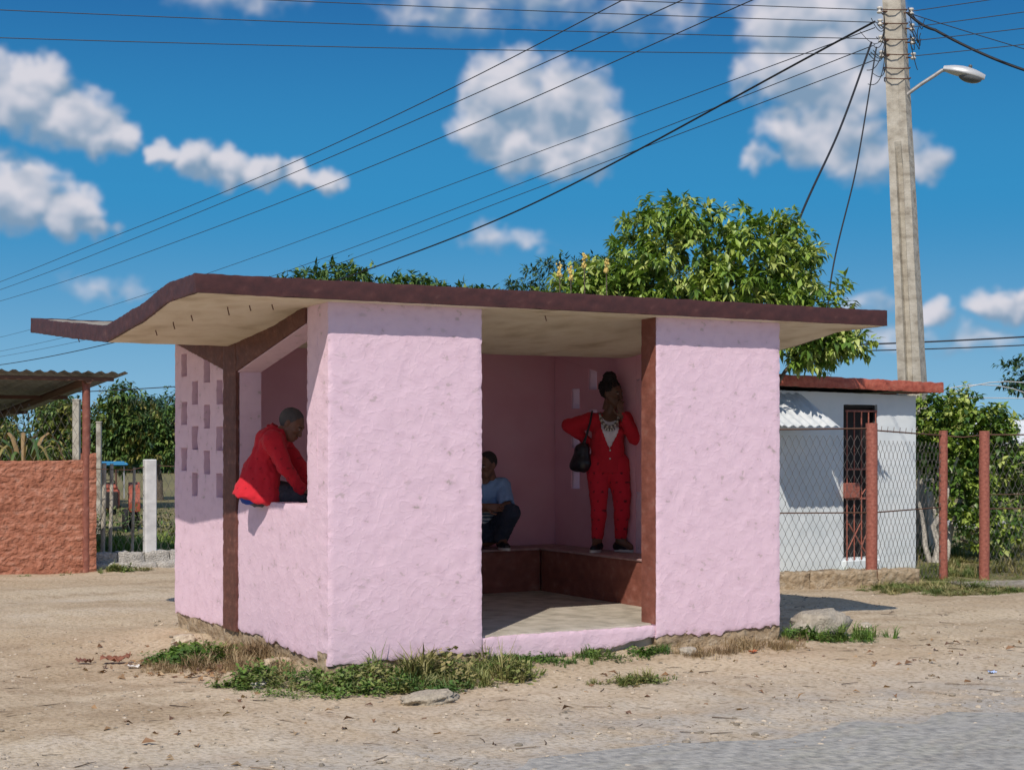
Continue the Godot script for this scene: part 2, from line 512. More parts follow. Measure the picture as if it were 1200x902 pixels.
func make_shelter() -> void:
	var sh := thing("bus_shelter", "pink plastered roadside shelter with a brown-edged folded concrete roof", "shelter", CORNER, TURN)
	var X := Vector3.RIGHT
	var Z := Vector3.BACK
	var lid := 2.60
	var flat_top := func(_u: float) -> float: return roof_low(0.0) - 0.004
	# front piers
	var p := Shape.new()
	panel(p, Vector3(0, 0, 0), X, Z, 1.214, func(u): return .105 + .035 * clamp(u / 1.2, 0, 1) + jag(u, .03, 3.0), flat_top, 2.70, .193, [], .024, .0034, .009, 5.0, 4)
	obj("front_pier", p, M.pink, sh)
	p = Shape.new()
	panel(p, Vector3(2.767, 0, 0), X, Z, 1.233, func(u): return .12 + .05 * clamp(u / 1.2, 0, 1) + jag(u, .045, 13.0), flat_top, 2.70, .193, [], .024, .0034, .009, 5.0, 4)
	obj("front_pier", p, M.pink, sh)
	# brown reveal of the right hand pier
	p = Shape.new()
	panel(p, Vector3(2.767 - .012, 0, -.006), Vector3(0, 0, -1), Vector3(-1, 0, 0), .188, func(_u): return .236, flat_top, 2.70, .01, [], .03, .003, .003)
	tag(obj("door_jamb", p, M.brown, sh), "brown painted jamb of the shelter's doorway")
	# side walls, left and right alike
	for side in 2:
		var x := 0.0 if side == 0 else 4.0
		var N := Vector3(-1, 0, 0) if side == 0 else Vector3(1, 0, 0)
		var into := -N
		p = Shape.new()
		panel(p, Vector3(x, 0, -.193), -Z, N, 1.597, func(u): return .125 + .06 * clamp(u / 1.6, 0, 1) + jag(u, .03, 5.0 + side), func(u): return max(arm_low(u + .193), 1.3) if u > .2 else roof_low(u + .193) - .004, 2.68, .2,
			[Rect2(.197, 1.205, 1.5, 2.0)], .026, .0034, .009, 5.0, 1)
		obj("side_wall", p, M.pink, sh)
		# slotted rear wall
		p = Shape.new()
		var holes := []
		for q in [[3.115, 2.315], [2.525, 2.245], [2.83, 2.07], [2.22, 2.06], [3.115, 1.90], [2.525, 1.865], [2.83, 1.69], [2.22, 1.682], [3.115, 1.505], [2.525, 1.485], [2.83, 1.295], [2.22, 1.302]]:
			if side == 1 and q[0] > 3.0: continue
			holes.append(Rect2(q[0] - 2.084 - .075, q[1] - .098, .15, .196))
		panel(p, Vector3(x, 0, -2.084), -Z, N, 1.279, func(u): return .165 + jag(u, .028, 8.0 + side), func(u): return arm_low(u + 2.084) - .002, 2.66, .168, holes, .03, .005, .006)
		obj("slotted_wall", p, M.pink, sh)
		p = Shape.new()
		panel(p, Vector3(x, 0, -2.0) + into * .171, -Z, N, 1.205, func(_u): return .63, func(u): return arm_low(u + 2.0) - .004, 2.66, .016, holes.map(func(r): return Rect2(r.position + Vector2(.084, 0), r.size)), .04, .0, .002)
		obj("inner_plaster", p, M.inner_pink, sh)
		# the Y shaped frame: column and two arms
		p = Shape.new()
		panel(p, Vector3(x, 0, -1.79) + N * .018, -Z, N, .294, func(_u): return .16, func(u): return roof_low(u + 1.79) - .004, 2.6, .032, [], .03, .004, .006)
		var col := obj("column", p, M.shaded_brown, sh)
		p = Shape.new()
		panel(p, Vector3(x, 0, -1.79) + into * .016, -Z, N, .294, func(_u): return .16, func(u): return roof_low(u + 1.79) - .004, 2.6, .184, [], .03, .003, .004)
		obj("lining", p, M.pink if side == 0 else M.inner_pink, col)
		if side == 1:                                                    # the pier beside the column is wider on this side
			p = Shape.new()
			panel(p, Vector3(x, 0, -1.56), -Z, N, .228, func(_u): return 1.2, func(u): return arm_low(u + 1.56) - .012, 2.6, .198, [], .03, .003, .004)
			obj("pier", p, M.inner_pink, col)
		for arm in 2:
			p = Shape.new()
			var from := .39 if arm == 0 else 2.084
			var n := 1.4 if arm == 0 else 1.279
			panel(p, Vector3(x, 0, -from) + N * .016, -Z, N, n, func(u): return arm_low(u + from), func(u): return roof_low(u + from) - .004, 2.66, .032, [], .03, .003, .006)
			obj("arm", p, M.shaded_brown, col)
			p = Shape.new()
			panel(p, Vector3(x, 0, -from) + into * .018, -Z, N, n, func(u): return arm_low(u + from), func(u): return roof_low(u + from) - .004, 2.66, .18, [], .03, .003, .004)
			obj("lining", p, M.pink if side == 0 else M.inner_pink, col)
		p = Shape.new()
		for k in 14:                                                     # pink underside of the front arm
			var a: float = .395 + k * .1
			var b: float = a + .1 if k < 13 else 1.788
			var q := []
			for e in [a, b]:
				for w in [0.002, .19]: q.append(Vector3(x, arm_low(e) - .002, -e) + into * w)
			p.face([q[0], q[2], q[3], q[1]], Vector3(x, 9, -a))
			var low := []
			for e in q: low.append(e - Vector3(0, .008, 0))
			p.face([low[0], low[2], low[3], low[1]], Vector3(x, 9, -a))
			p.face([q[0], q[2], low[2], low[0]], Vector3(x, 2.4, -a) + into * .1)
			p.face([q[1], q[3], low[3], low[1]], Vector3(x, 2.4, -a) + into * .1)
		obj("arm_underside", p, M.pink, sh)
	# back wall
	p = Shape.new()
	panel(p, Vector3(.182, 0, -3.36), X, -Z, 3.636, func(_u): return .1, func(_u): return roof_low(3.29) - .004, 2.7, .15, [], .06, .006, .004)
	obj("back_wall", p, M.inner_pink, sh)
	# roof slab, soffit, edges
	p = Shape.new()
	var t0 := -1.0
	var t1 := 5.035
	var ss := []
	var s := -.15
	while s < 4.379:
		ss.append(s); s += .0755
	ss.append(4.38)
	var cols := 60
	for pass_ in 2:
		var rows := []
		for q in ss:
			var row := []
			for k in cols + 1:
				var t: float = lerp(t0 + .018, t1 - .018, float(k) / cols)
				var z: float = clamp(q, -.15 + .018, 4.38 - .018)
				var y := (roof_top(q) if pass_ == 0 else roof_low(q)) + .012 * bumps.get_noise_3d(t * 3.0, pass_ * 40.0, q * 3.0) * (1.0 if pass_ == 0 else .4)
				row.append(p.vert(Vector3(t, y, -z)))
			rows.append(row)
		for a in rows.size() - 1:
			for b in cols:
				if pass_ == 0: p.quad(rows[a][b], rows[a][b + 1], rows[a + 1][b + 1], rows[a + 1][b])
				else: p.quad(rows[a + 1][b], rows[a + 1][b + 1], rows[a][b + 1], rows[a][b])
	var roof := obj("roof", p, M.concrete, sh)
	p = Shape.new()                                                       # cream painted coat under the slab
	var rows2 := [[], []]
	for q in ss:
		for lay in 2:
			var row := []
			for k in cols + 1:
				var t: float = lerp(t0 + .02, t1 - .02, float(k) / cols)
				row.append(p.vert(Vector3(t, roof_low(q) - .003 - .010 * (1 - lay) * 1.0 + .005 * bumps.get_noise_3d(t * 4.0, 40.0, q * 4.0), -clamp(q, -.128, 4.358))))
			rows2[lay].append(row)
	for a in ss.size() - 1:
		for b in cols:
			p.quad(rows2[0][a + 1][b], rows2[0][a + 1][b + 1], rows2[0][a][b + 1], rows2[0][a][b])
			p.quad(rows2[1][a][b], rows2[1][a][b + 1], rows2[1][a + 1][b + 1], rows2[1][a + 1][b])
	obj("soffit", p, M.cream, roof)
	for k in 2:                                                           # long edges
		p = Shape.new()
		var q := -.15 if k == 0 else 4.38
		var N := Z if k == 0 else -Z
		panel(p, Vector3(t0, 0, -q), X, N, t1 - t0, func(u): return roof_low(q) - .012 + jag(u, .004, 70.0 + k), func(u): return roof_top(q) + .008 + jag(u, .005, 80.0 + k), 2.80, .022, [], .03, .002, .004)
		obj("roof_edge", p, M.fascia, roof)
		p = Shape.new()                                                   # short, folded edges
		var x := t0 if k == 0 else t1
		panel(p, Vector3(x, 0, .13), -Z, Vector3(-1 if k == 0 else 1, 0, 0), 4.488, func(u): return roof_low(u - .13) - .012 + jag(u, .004, 75.0 + k), func(u): return roof_top(u - .13) + .008 + jag(u, .006, 85.0 + k), 2.80, .022, [], .015, .002, .003)
		obj("roof_edge", p, M.fascia, roof)
	# rusted reinforcement ends that poke out of the soffit near the left edge
	for q in [[-.55, .5, .07], [-.42, .42, .05], [-.78, 1.0, .06], [-.72, .78, .05], [-.8, 1.35, .05], [-.86, 3.3, .05], [-.3, .30, .05], [1.9, .25, .05]]:
		p = Shape.new()
		var a := Vector3(q[0], roof_low(q[1]) + .01, -q[1])
		p.tube(PackedVector3Array([a, a + Vector3(.003, -q[2] * .6, .003), a + Vector3(.012, -q[2] - .012, .006)]), [.0045], 5)
		obj("rebar_end", p, M.rust_wire, roof)
	# floor, threshold, foundation
	p = Shape.new()
	panel(p, Vector3(.2, 0, -.195), X, Z, 3.6, func(_u): return -.05, func(_u): return .235, .235, 3.02, [], .2, .0, .0)
	obj("floor_slab", p, M.floor, sh)
	p = Shape.new()
	panel(p, Vector3(1.217, 0, -.012), X, Z, 1.546, func(u): return .045 + .10 * pow(clamp((u - .35) / 1.2, 0, 1), 2.2) + jag(u, .02, 21.0), func(u): return .226 + jag(u, .010, 27.0), .25, .05, [], .022, .005, .006)
	obj("threshold", p, M.pink, sh)
	p = Shape.new()
	panel(p, Vector3(1.205, 0, -.062), X, Z, 1.57, func(_u): return -.05, func(u): return .236 + jag(u, .004, 29.0), .25, .135, [], .03, .006, .01)
	obj("doorstep", p, M.floor, sh)
	for q in [[Vector3(-.005, 0, -.022), X, Z, 1.215, 31.0], [Vector3(1.21, 0, -.030), X, Z, 1.57, 35.0], [Vector3(2.78, 0, -.014), X, Z, 1.225, 32.0], [Vector3(.02, 0, -.03), -Z, -X, 3.33, 33.0], [Vector3(3.985, 0, -.03), -Z, X, 3.33, 34.0]]:
		p = Shape.new()
		var sd: float = q[4]
		panel(p, q[0], q[1], q[2], q[3], func(_u): return -.12, func(u): return (.05 if sd == 35.0 else .19) + jag(u, .02, sd), .24, .16, [], .035, .028, .02, 4.0)
		obj("foundation", p, M.foundation, sh)
	# bench round three sides
	var bench := Node3D.new()
	bench.name = "bench"
	sh.add_child(bench)
	for q in [[Vector3(.2, 0, -.3), -Z, X, 2.905, "left"], [Vector3(3.8, 0, -.3), -Z, -X, 2.905, "right"], [Vector3(.592, 0, -3.205), X, Z, 2.816, "back"]]:
		var at: Vector3 = q[0] + q[2] * .39
		p = Shape.new()
		panel(p, at, q[1], q[2], q[3] - (0.0 if q[4] == "back" else .392), func(_u): return .22, func(u): return .622 + jag(u, .004, 50.0), .63, .385, [], .035, .004, .008)
		obj("bench_body", p, M.brown, bench)
	var tops := Shape.new()
	for q in [[Vector3(.39, 0, -1.75), Vector3(.40, .022, 2.9)], [Vector3(3.605, 0, -1.75), Vector3(.41, .022, 2.9)], [Vector3(2.0, 0, -3.005), Vector3(2.79, .022, .405)]]:
		var top := Shape.new()
		top.box(q[0] + Vector3(0, .634, 0), q[1], .006)
		obj("bench_top", top, M.bench_top, bench)

# ---------------------------------------------------------------- ground, road
func axis(lo: float, hi: float, cell: float, far: float) -> Array:
	var a := []
	var x := lo
	while x <= hi + .001:
		a.append(x); x += cell
	var step := cell
	x = a[-1]
	while x < far:
		step *= 1.35; x += step; a.append(x)
	step = cell
	x = lo
	while x > -far:
		step *= 1.35; x -= step; a.push_front(x)
	return a

func ground_h(x: float, z: float) -> float:
	var d := Vector3(x, 0, z) - CORNER
	var t := d.dot(ALONG)
	var s := d.dot(BACK)
	var near := 1.0 - smoothstep(26.0, 60.0, Vector2(x, z + 12).length())
	var h := (.030 * bumps.get_noise_2d(x * .55, z * .55) + .014 * bumps.get_noise_2d(x * 1.9 + 30, z * 1.9) + .006 * bumps.get_noise_2d(x * 6.0, z * 6.0 + 9)) * near
	# wheel ruts along the road side
	h -= .018 * exp(-pow((s + 1.9 + .2 * bumps.get_noise_2d(t * .4, 3.0)) / .22, 2.0)) * near
	# soil heaped against the shelter's foot
	var gap := Vector2(max(max(-t, t - 4.0), 0.0), max(max(-s, s - 3.36), 0.0)).length()
	h += .075 * exp(-pow(gap / .38, 2.0)) * (.6 + .5 * bumps.get_noise_2d(t * 2.0, s * 2.0 + 50.0))
	if s < -3.0: h = lerp(h, -.012, smoothstep(-2.9, -3.3, s))
	return h

func make_ground() -> void:
	var sh := Shape.new()
	sh.tinted = true
	var xs := axis(-8.0, 8.0, .13, 900.0)
	var zs := axis(-24.0, -6.0, .13, 900.0)
	var nx := xs.size()
	for z in zs:
		for x in xs:
			var d := Vector3(x, 0, z) - CORNER
			var t := d.dot(ALONG)
			var s := d.dot(BACK)
			var n := bumps.get_noise_2d(x * .5, z * .5)
			var n2 := bumps.get_noise_2d(x * 2.3 + 80, z * 2.3)
			var n3 := bumps.get_noise_2d(t * .35 + 10, s * 2.6)
			var col := Color(.49, .385, .26).lerp(Color(.57, .475, .345), clamp(.5 + n * 1.2 + n2 * .5, 0, 1))
			col = col.lerp(Color(.35, .26, .165), clamp(n3 * 1.7 - .10, 0, .8))
			# greyer, gravelly soil near the road
			col = col.lerp(Color(.41, .38, .335), clamp(smoothstep(-.9, -3.0, s) * (.72 + n2 * 1.1), 0, 1))
			# pale dust pressed flat in the wheel tracks, darker loose soil between them
			for q in [[-1.25, .20], [-1.9, .24], [-2.55, .2], [5.2, .3], [6.4, .3]]:
				var w := bumps.get_noise_2d(t * .45 + q[0] * 7.0, 3.0)
				var e: float = exp(-pow((s - q[0] - .22 * w) / q[1], 2.0)) * clampf(.55 + 1.6 * bumps.get_noise_2d(t * 1.1, s * 6.0 + q[0]), 0, 1)
				col = col.lerp(Color(.60, .52, .41), e * .75)
			# turf beyond the fences
			var lawn: float = smoothstep(-.15, .35, min(t - 7.9 + n * .7, s - 2.7 + n2 * .6))
			lawn = max(lawn, smoothstep(-.3, .5, s - 11.6 + n * .8))
			lawn = max(lawn, smoothstep(-.2, .6, min(s - 5.5, 4.0)) * .0)
			col = col.lerp(Color(.15, .15, .05).lerp(Color(.27, .22, .11), clamp(.5 + n2 * 1.6, 0, 1)), lawn)
			sh.vert(Vector3(x, ground_h(x, z), z), col)
	for j in zs.size() - 1:
		for i in nx - 1:
			var a := j * nx + i
			sh.quad(a, a + nx, a + nx + 1, a + 1)
	struct(obj("ground", sh, M.dirt), "sandy trodden earth round the shelter")
	# asphalt of the road, its edge ragged and silted over
	sh = Shape.new()
	sh.tinted = true
	var ts := axis(-12.0, 16.0, .14, 400.0)
	var lanes := []
	for k in 26: lanes.append(k * .06)
	lanes.append_array([1.8, 2.2, 2.8, 3.6, 5.0, 7.0])
	for q in lanes:
		for t in ts:
			var edge := -3.0 + .34 * bumps.get_noise_2d(t * .45, 5.0) + .16 * bumps.get_noise_2d(t * 1.6, 15.0) + .05 * bumps.get_noise_2d(t * 6.0, 25.0)
			var s: float = edge - q
			var p := sw(t, 0, s)
			p.y = (-.012 if q == 0.0 else lerpf(ground_h(p.x, p.z) + .004, .012, smoothstep(0.0, .5, q))) + .006 * bumps.get_noise_2d(t * 1.3, s * 1.3) * smoothstep(0.0, .3, q)
			var n: float = clamp(.5 + 1.3 * bumps.get_noise_2d(t * .5, s * 2.6) + .5 * bumps.get_noise_2d(t * 2.0, s * 9.0), 0, 1)
			# sand washed over the asphalt in ragged tongues
			var silt: float = clampf(1.25 - q * 1.15 + 1.5 * bumps.get_noise_2d(t * .7, s * 3.4 + 70.0) + .8 * bumps.get_noise_2d(t * 3.5, s * 11.0 + 70.0), 0, 1)
			sh.vert(p, Color(.84, .84, .84).lerp(Color(1.12, 1.10, 1.06), n).lerp(Color(1.36, 1.20, 1.0), silt))
	var nt := ts.size()
	for j in lanes.size() - 1:
		for i in nt - 1:
			var a := j * nt + i
			sh.quad(a + nt, a + nt + 1, a + 1, a)
	struct(obj("road", sh, M.asphalt), "worn grey asphalt at the near right")

# ---------------------------------------------------------------- plants
func leaf_mesh(length: float, width: float, fold := .25, droop := .15) -> ArrayMesh:
	var sh := Shape.new()
	var a := sh.vert(Vector3.ZERO)
	var b1 := sh.vert(Vector3(-width * .5, -fold * width * .5 * -1.0, -length * .42))
	var b2 := sh.vert(Vector3(width * .5, fold * width * .5, -length * .42))
	var m := sh.vert(Vector3(0, 0, -length * .45))
	var e := sh.vert(Vector3(0, -droop * length, -length))
	sh.tri(a, m, b1); sh.tri(a, b2, m); sh.tri(b1, m, e); sh.tri(m, b2, e)
	return sh.mesh()

# leaves on twigs through a set of ellipsoids [centre, radii, twigs]; the tone of each leaf is its own colour
func crown(parent: Node, clumps: Array, per_twig: int, leaf: ArrayMesh, m: Material, tones: Array, size_var := .35, hang := .35, shell := .55, called := "crown") -> MultiMeshInstance3D:
	var xf := []
	var cs := []
	for q in clumps:
		var c: Vector3 = q[0]
		var r: Vector3 = q[1]
		for k in int(q[2]):
			var d := Vector3(rng.randfn(), rng.randfn(), rng.randfn()).normalized()
			var rad := lerpf(shell, 1.0, pow(rng.randf(), .6)) * (1.0 + .16 * rng.randfn())
			var tip := c + d * r * rad
			var out := (d * Vector3(1, .8, 1) + Vector3(rng.randf_range(-.6, .6), rng.randf_range(-.2, .7), rng.randf_range(-.6, .6))).normalized()
			var tone: Color = tones[rng.randi() % tones.size()]
			var tl := leaf.get_aabb().size.z * 1.7
			for w in per_twig:
				var along := rng.randf()
				var a := rng.randf() * TAU
				var side := out.cross(Vector3.UP if abs(out.y) < .9 else Vector3.RIGHT).normalized().rotated(out, a)
				var dir := (out * rng.randf_range(.15, .8) + side * .8 + Vector3.DOWN * hang * rng.randf_range(.2, 1.6)).normalized()
				var up := Vector3(rng.randf_range(-.4, .4), 1.0, rng.randf_range(-.4, .4)).normalized()
				if abs(dir.dot(up)) > .95: up = Vector3.RIGHT
				var b := Basis.looking_at(dir, up).scaled(Vector3.ONE * rng.randf_range(1.0 - size_var, 1.0 + size_var))
				xf.append(Transform3D(b, tip + out * (along - .5) * tl + side * .01))
				var f := rng.randf_range(.78, 1.22)
				cs.append(Color(tone.r * f, tone.g * f, tone.b * f))
	return scatter(parent, called, leaf, m, xf, cs)

func scatter(parent: Node, called: String, mesh: Mesh, m: Material, xf: Array, cs: Array) -> MultiMeshInstance3D:
	var mm := MultiMesh.new()
	mm.transform_format = MultiMesh.TRANSFORM_3D
	mm.use_colors = true
	mm.mesh = mesh
	mm.instance_count = xf.size()
	for i in xf.size():
		mm.set_instance_transform(i, xf[i]); mm.set_instance_color(i, cs[i])
	var o := MultiMeshInstance3D.new()
	o.multimesh = mm
	o.material_override = m
	o.set_meta("kind", "stuff")
	if parent == self:
		o.name = numbered(called); add_child(o)
	else:
		o.name = called; parent.add_child(o, true)
	return o

func limbs(parent: Node, at: Vector3, forks: Array, r: float, m: Material) -> void:
	var sh := Shape.new()
	for f in forks:
		var pts := PackedVector3Array()
		var radii := []
		var a: Vector3 = at if f.size() < 3 else f[2]
		var b: Vector3 = f[0]
		for k in 7:
			var u := k / 6.0
			pts.append(a.lerp(b, u) + Vector3(bumps.get_noise_2d(u * 2.0 + b.x, 1.0), 0, bumps.get_noise_2d(u * 2.0 + b.z, 7.0)) * .22 * sin(u * PI))
			radii.append(lerpf(r * f[1], r * f[1] * .3, u))
		sh.tube(pts, radii, 7)
	obj("trunk", sh, m, parent)

const GREEN := [Color(.16, .26, .04), Color(.25, .36, .06), Color(.33, .43, .09), Color(.12, .22, .035), Color(.42, .49, .14)]
const DEEP := [Color(.022, .062, .018), Color(.035, .085, .022), Color(.05, .11, .025), Color(.03, .075, .03)]
const MID := [Color(.06, .13, .022), Color(.09, .17, .03), Color(.13, .21, .04), Color(.05, .11, .02)]
const YELLOWISH := [Color(.20, .21, .04), Color(.16, .20, .035), Color(.26, .24, .06), Color(.10, .15, .03)]

func make_trees() -> void:
	# the leafy young tree behind the shelter
	var o := thing("broadleaf_tree", "bright green broad-leaved tree rising right behind the shelter roof", "tree", Vector3(2.32, 0, -18.8))
	o.scale = Vector3.ONE * 1.08
	var c := []
	for q in [[.25, 2.9, .0, .75, .7, .8, 130], [-.3, 3.45, .1, .62, .6, .6, 105], [-.55, 3.85, .0, .36, .4, .4, 60], [-.15, 3.95, .2, .28, .28, .3, 34], [.45, 3.45, .1, .55, .55, .55, 90], [.95, 3.35, -.1, .36, .62, .45, 70], [.88, 3.75, .1, .26, .3, .3, 34], [.35, 3.9, -.1, .25, .25, .3, 26],
			[-1.05, 2.95, .1, .55, .5, .5, 80], [-1.6, 2.85, .0, .45, .36, .4, 48], [-.7, 3.1, .3, .5, .5, .4, 70], [1.10, 2.95, .1, .45, .45, .45, 70], [1.28, 2.72, .15, .40, .30, .35, 70], [1.12, 2.50, .2, .28, .22, .28, 40], [1.58, 2.62, .15, .22, .14, .2, 20], [.3, 3.2, .5, .6, .6, .3, 60], [-1.95, 2.85, .1, .35, .28, .35, 40], [-1.35, 3.15, .15, .4, .36, .35, 55], [-.9, 3.45, .1, .35, .35, .35, 45]]:
		c.append([Vector3(q[0], q[1], q[2]), Vector3(q[3], q[4], q[5]), q[6]])
	limbs(o, Vector3(0, -.05, 0), [[Vector3(.05, 1.9, 0), 1.0], [Vector3(-.5, 3.6, .1), .6, Vector3(.03, 1.6, 0)], [Vector3(.9, 3.5, 0), .6, Vector3(.04, 1.7, 0)], [Vector3(.3, 3.6, .1), .6, Vector3(.04, 1.8, 0)], [Vector3(-1.4, 2.8, .1), .5, Vector3(.02, 1.5, 0)], [Vector3(1.25, 2.7, .15), .45, Vector3(.02, 1.5, 0)]], .09, M.bark)
	crown(o, c, 20, leaf_mesh(.10, .042, .3, .22), M.leaf, GREEN, .45, .42, .35)
	# a darker, feathery tree further back
	o = thing("feathery_tree", "dark feathery flat-topped tree just left of the bright tree", "tree", Vector3(1.35, 0, -30))
	limbs(o, Vector3(0, -.1, 0), [[Vector3(0, 3.2, 0), 1.0], [Vector3(-1.0, 4.6, 0), .5, Vector3(0, 3.0, 0)], [Vector3(1.0, 4.7, 0), .5, Vector3(0, 3.0, 0)]], .16, M.bark)
	c = []
	for q in [[-.2, 4.7, 0, .9, .45, .9, 90], [.6, 4.85, 0, .9, .4, .9, 80], [-1.0, 4.35, .2, .6, .25, .6, 40], [1.4, 4.6, 0, .8, .5, .8, 70], [-1.25, 4.6, 0, .28, .1, .3, 12], [.2, 4.2, .2, 1.2, .3, .8, 60]]:
		c.append([Vector3(q[0], q[1], q[2]), Vector3(q[3], q[4], q[5]), q[6]])
	crown(o, c, 16, leaf_mesh(.12, .035), M.far_leaf, DEEP, .3, .2, .5)
	# flower spikes showing through between the two trees
	for k in 4:
		var sp := Shape.new()
		var at := Vector3([.503, .624, .773, 1.015][k], 0, -17.3)
		var top: float = [3.62, 3.58, 3.72, 3.66][k]
		sp.tube(PackedVector3Array([at, at + Vector3(.04, top * .6, 0), at + Vector3(.02, top, 0)]), [.014, .009, .006], 5)
		var st := thing("flower_stalk", ["leftmost pale yellow flower spike above the roof", "second pale yellow flower spike from the left above the roof", "tallest pale yellow flower spike above the roof", "pale yellow flower spike nearest the bright tree's crown"][k], "flower spike", Vector3.ZERO, 0.0, "flower spikes behind the roof")
		obj("stem", sp, M.bark, st)
		sp = Shape.new()
		sp.tinted = true
		for w in 26:
			var u := rng.randf()
			sp.ball(at + Vector3(.02 + rng.randfn() * .010, top - .005 - u * .15, rng.randfn() * .010), Vector3(.012, .016, .012) * (.8 + u * .5), 4, 6, Basis(), Color(.62, .47, .14) * rng.randf_range(.8, 1.2))
		obj("blossom", sp, M.tint, st)
	# far acacia canopy above the middle of the roof
	o = thing("acacia_tree", "distant flat green canopy showing above the left half of the roof", "tree", Vector3(-6.0, 0, -62))
	limbs(o, Vector3(0, -.3, 0), [[Vector3(0, 5.5, 0), 1.0], [Vector3(-3, 7.6, 0), .5, Vector3(0, 5.2, 0)], [Vector3(3, 7.4, 0), .5, Vector3(0, 5.2, 0)]], .35, M.bark)
	c = []
	for q in [[-.8, 7.75, 0, 1.7, .75, 1.6, 130], [-2.4, 7.5, 0, 1.6, .55, 1.4, 90], [-3.7, 7.2, 0, 1.2, .35, 1.2, 50], [1.0, 7.3, 0, 2.0, .5, 1.6, 90], [2.9, 7.25, 0, 1.9, .42, 1.5, 110], [4.6, 7.1, 0, 1.6, .36, 1.3, 90], [1.9, 7.75, 0, .9, .3, .8, 30], [6.2, 6.9, 0, 1.5, .3, 1.2, 60]]:
		c.append([Vector3(q[0], q[1], q[2]), Vector3(q[3], q[4], q[5]), q[6]])
	crown(o, c, 12, leaf_mesh(.34, .13), M.far_leaf, MID, .3, .2, .4)
	# trees at the far left
	var at_left := [
		["leafy_tree", "dense dark green tree behind the slotted pink wall at left", Vector3(-8.7, 0, -38), 1.5, 3.1, MID + MID + YELLOWISH + DEEP, .13, 6],
		["leafy_tree", "green tree with yellow-tipped twigs behind the red post", Vector3(-10.4, 0, -39), 1.5, 3.1, MID + YELLOWISH, .13, 6],
		["leafy_tree", "yellowish tree under the corrugated lean-to roof at far left", Vector3(-12.4, 0, -40), 1.7, 3.1, YELLOWISH + MID, .14, 7],
		["leafy_tree", "pale green tree at the left picture edge behind the lean-to", Vector3(-14.6, 0, -41), 1.8, 3.2, MID + YELLOWISH, .14, 8],
		["leafy_tree", "dark tree filling the gap behind the thin grey fence posts", Vector3(-9.6, 0, -43), 1.6, 3.3, DEEP, .14, 4],
	]
	for q in at_left:
		o = thing(q[0], q[1], "tree", q[2], 0.0, "trees far behind the orange wall")
		var w: float = q[3]
		var h: float = q[4]
		limbs(o, Vector3(0, -.1, 0), [[Vector3(.1, h * .55, 0), 1.0], [Vector3(-w * .5, h * .8, 0), .5, Vector3(0, h * .4, 0)], [Vector3(w * .5, h * .8, .2), .5, Vector3(0, h * .4, 0)]], .13, M.bark)
		c = []
		for k in 11:
			var a := rng.randf() * TAU
			var u := rng.randf()
			c.append([Vector3(cos(a) * w * .55, h * lerpf(.34, .86, u), sin(a) * w * .5), Vector3(.55, .42, .55) * w * rng.randf_range(.55, .85), 95])
		crown(o, c, 12, leaf_mesh(q[6], q[6] * .42), M.far_leaf, q[5], .35, .5, .35)
		var pods := []                                             # hanging yellowish pods
		var pc := []
		if q[7] >= 6:
			for k in 170:
				var a := rng.randf() * TAU
				pods.append(Transform3D(Basis.looking_at(Vector3(rng.randfn() * .2, -1, rng.randfn() * .2), Vector3.RIGHT).scaled(Vector3(1, 1, 2.2)), Vector3(cos(a) * w * rng.randf_range(.3, .75), h * rng.randf_range(.5, .86), absf(sin(a)) * w * .75)))
				pc.append(Color(.36, .31, .11) * rng.randf_range(.7, 1.2))
			scatter(o, "seed_pods", leaf_mesh(.16, .05), M.far_leaf, pods, pc)
	# banana-like plant by the lean-to
	o = thing("banana_plant", "drooping long-leaved plant with yellowing fronds behind the orange wall", "plant", Vector3(-9.3, .0, -30))
	for k in 19:
		var sp := Shape.new()
		sp.tinted = true
		var a := TAU * k / 19.0 + .3
		var dir := Vector3(cos(a), 0, sin(a))
		var tone: Color = [Color(.07, .12, .02), Color(.22, .18, .05), Color(.05, .10, .02), Color(.26, .17, .07)][k % 4]
		var prev := []
		for w in 8:
			var u := w / 7.0
			var mid := dir * u * (.75 + .1 * (k % 4)) + Vector3(0, .75 + 1.0 * sin(u * 2.75) * (.7 + .12 * (k % 4)), 0)
			var half := .038 * sin(pow(u, .7) * PI) + .012
			var sd := dir.cross(Vector3.UP) * half
			var row := [sp.vert(mid - sd - Vector3(0, half * .5, 0), tone), sp.vert(mid, tone * 1.15), sp.vert(mid + sd - Vector3(0, half * .5, 0), tone)]
			if prev:
				sp.quad(prev[0], prev[1], row[1], row[0]); sp.quad(prev[1], prev[2], row[2], row[1])
			prev = row
		obj("frond", sp, M.far_leaf, o)
	var stem := Shape.new()
	stem.tube(PackedVector3Array([Vector3(0, -.05, 0), Vector3(0, .8, 0)]), [.11, .07], 9)
	obj("stem", stem, M.bark, o)
	# right hand side: vine-covered bush, rounded hedge, far trees
	o = thing("climbing_bush", "yellow-green leafy bush behind the red fence posts at right", "bush", Vector3(6.15, 0, -21.6))
	limbs(o, Vector3(-.2, -.05, 0), [[Vector3(-.35, 1.6, .1), 1.0], [Vector3(-.1, 1.5, .3), .8, Vector3(-.4, 0, .2)], [Vector3(.3, 1.8, .1), .7], [Vector3(-.6, 1.3, .2), .6, Vector3(-.45, 0, .1)], [Vector3(.7, 1.4, 0), .6, Vector3(.3, 0, 0)]], .07, M.stone)
	c = []
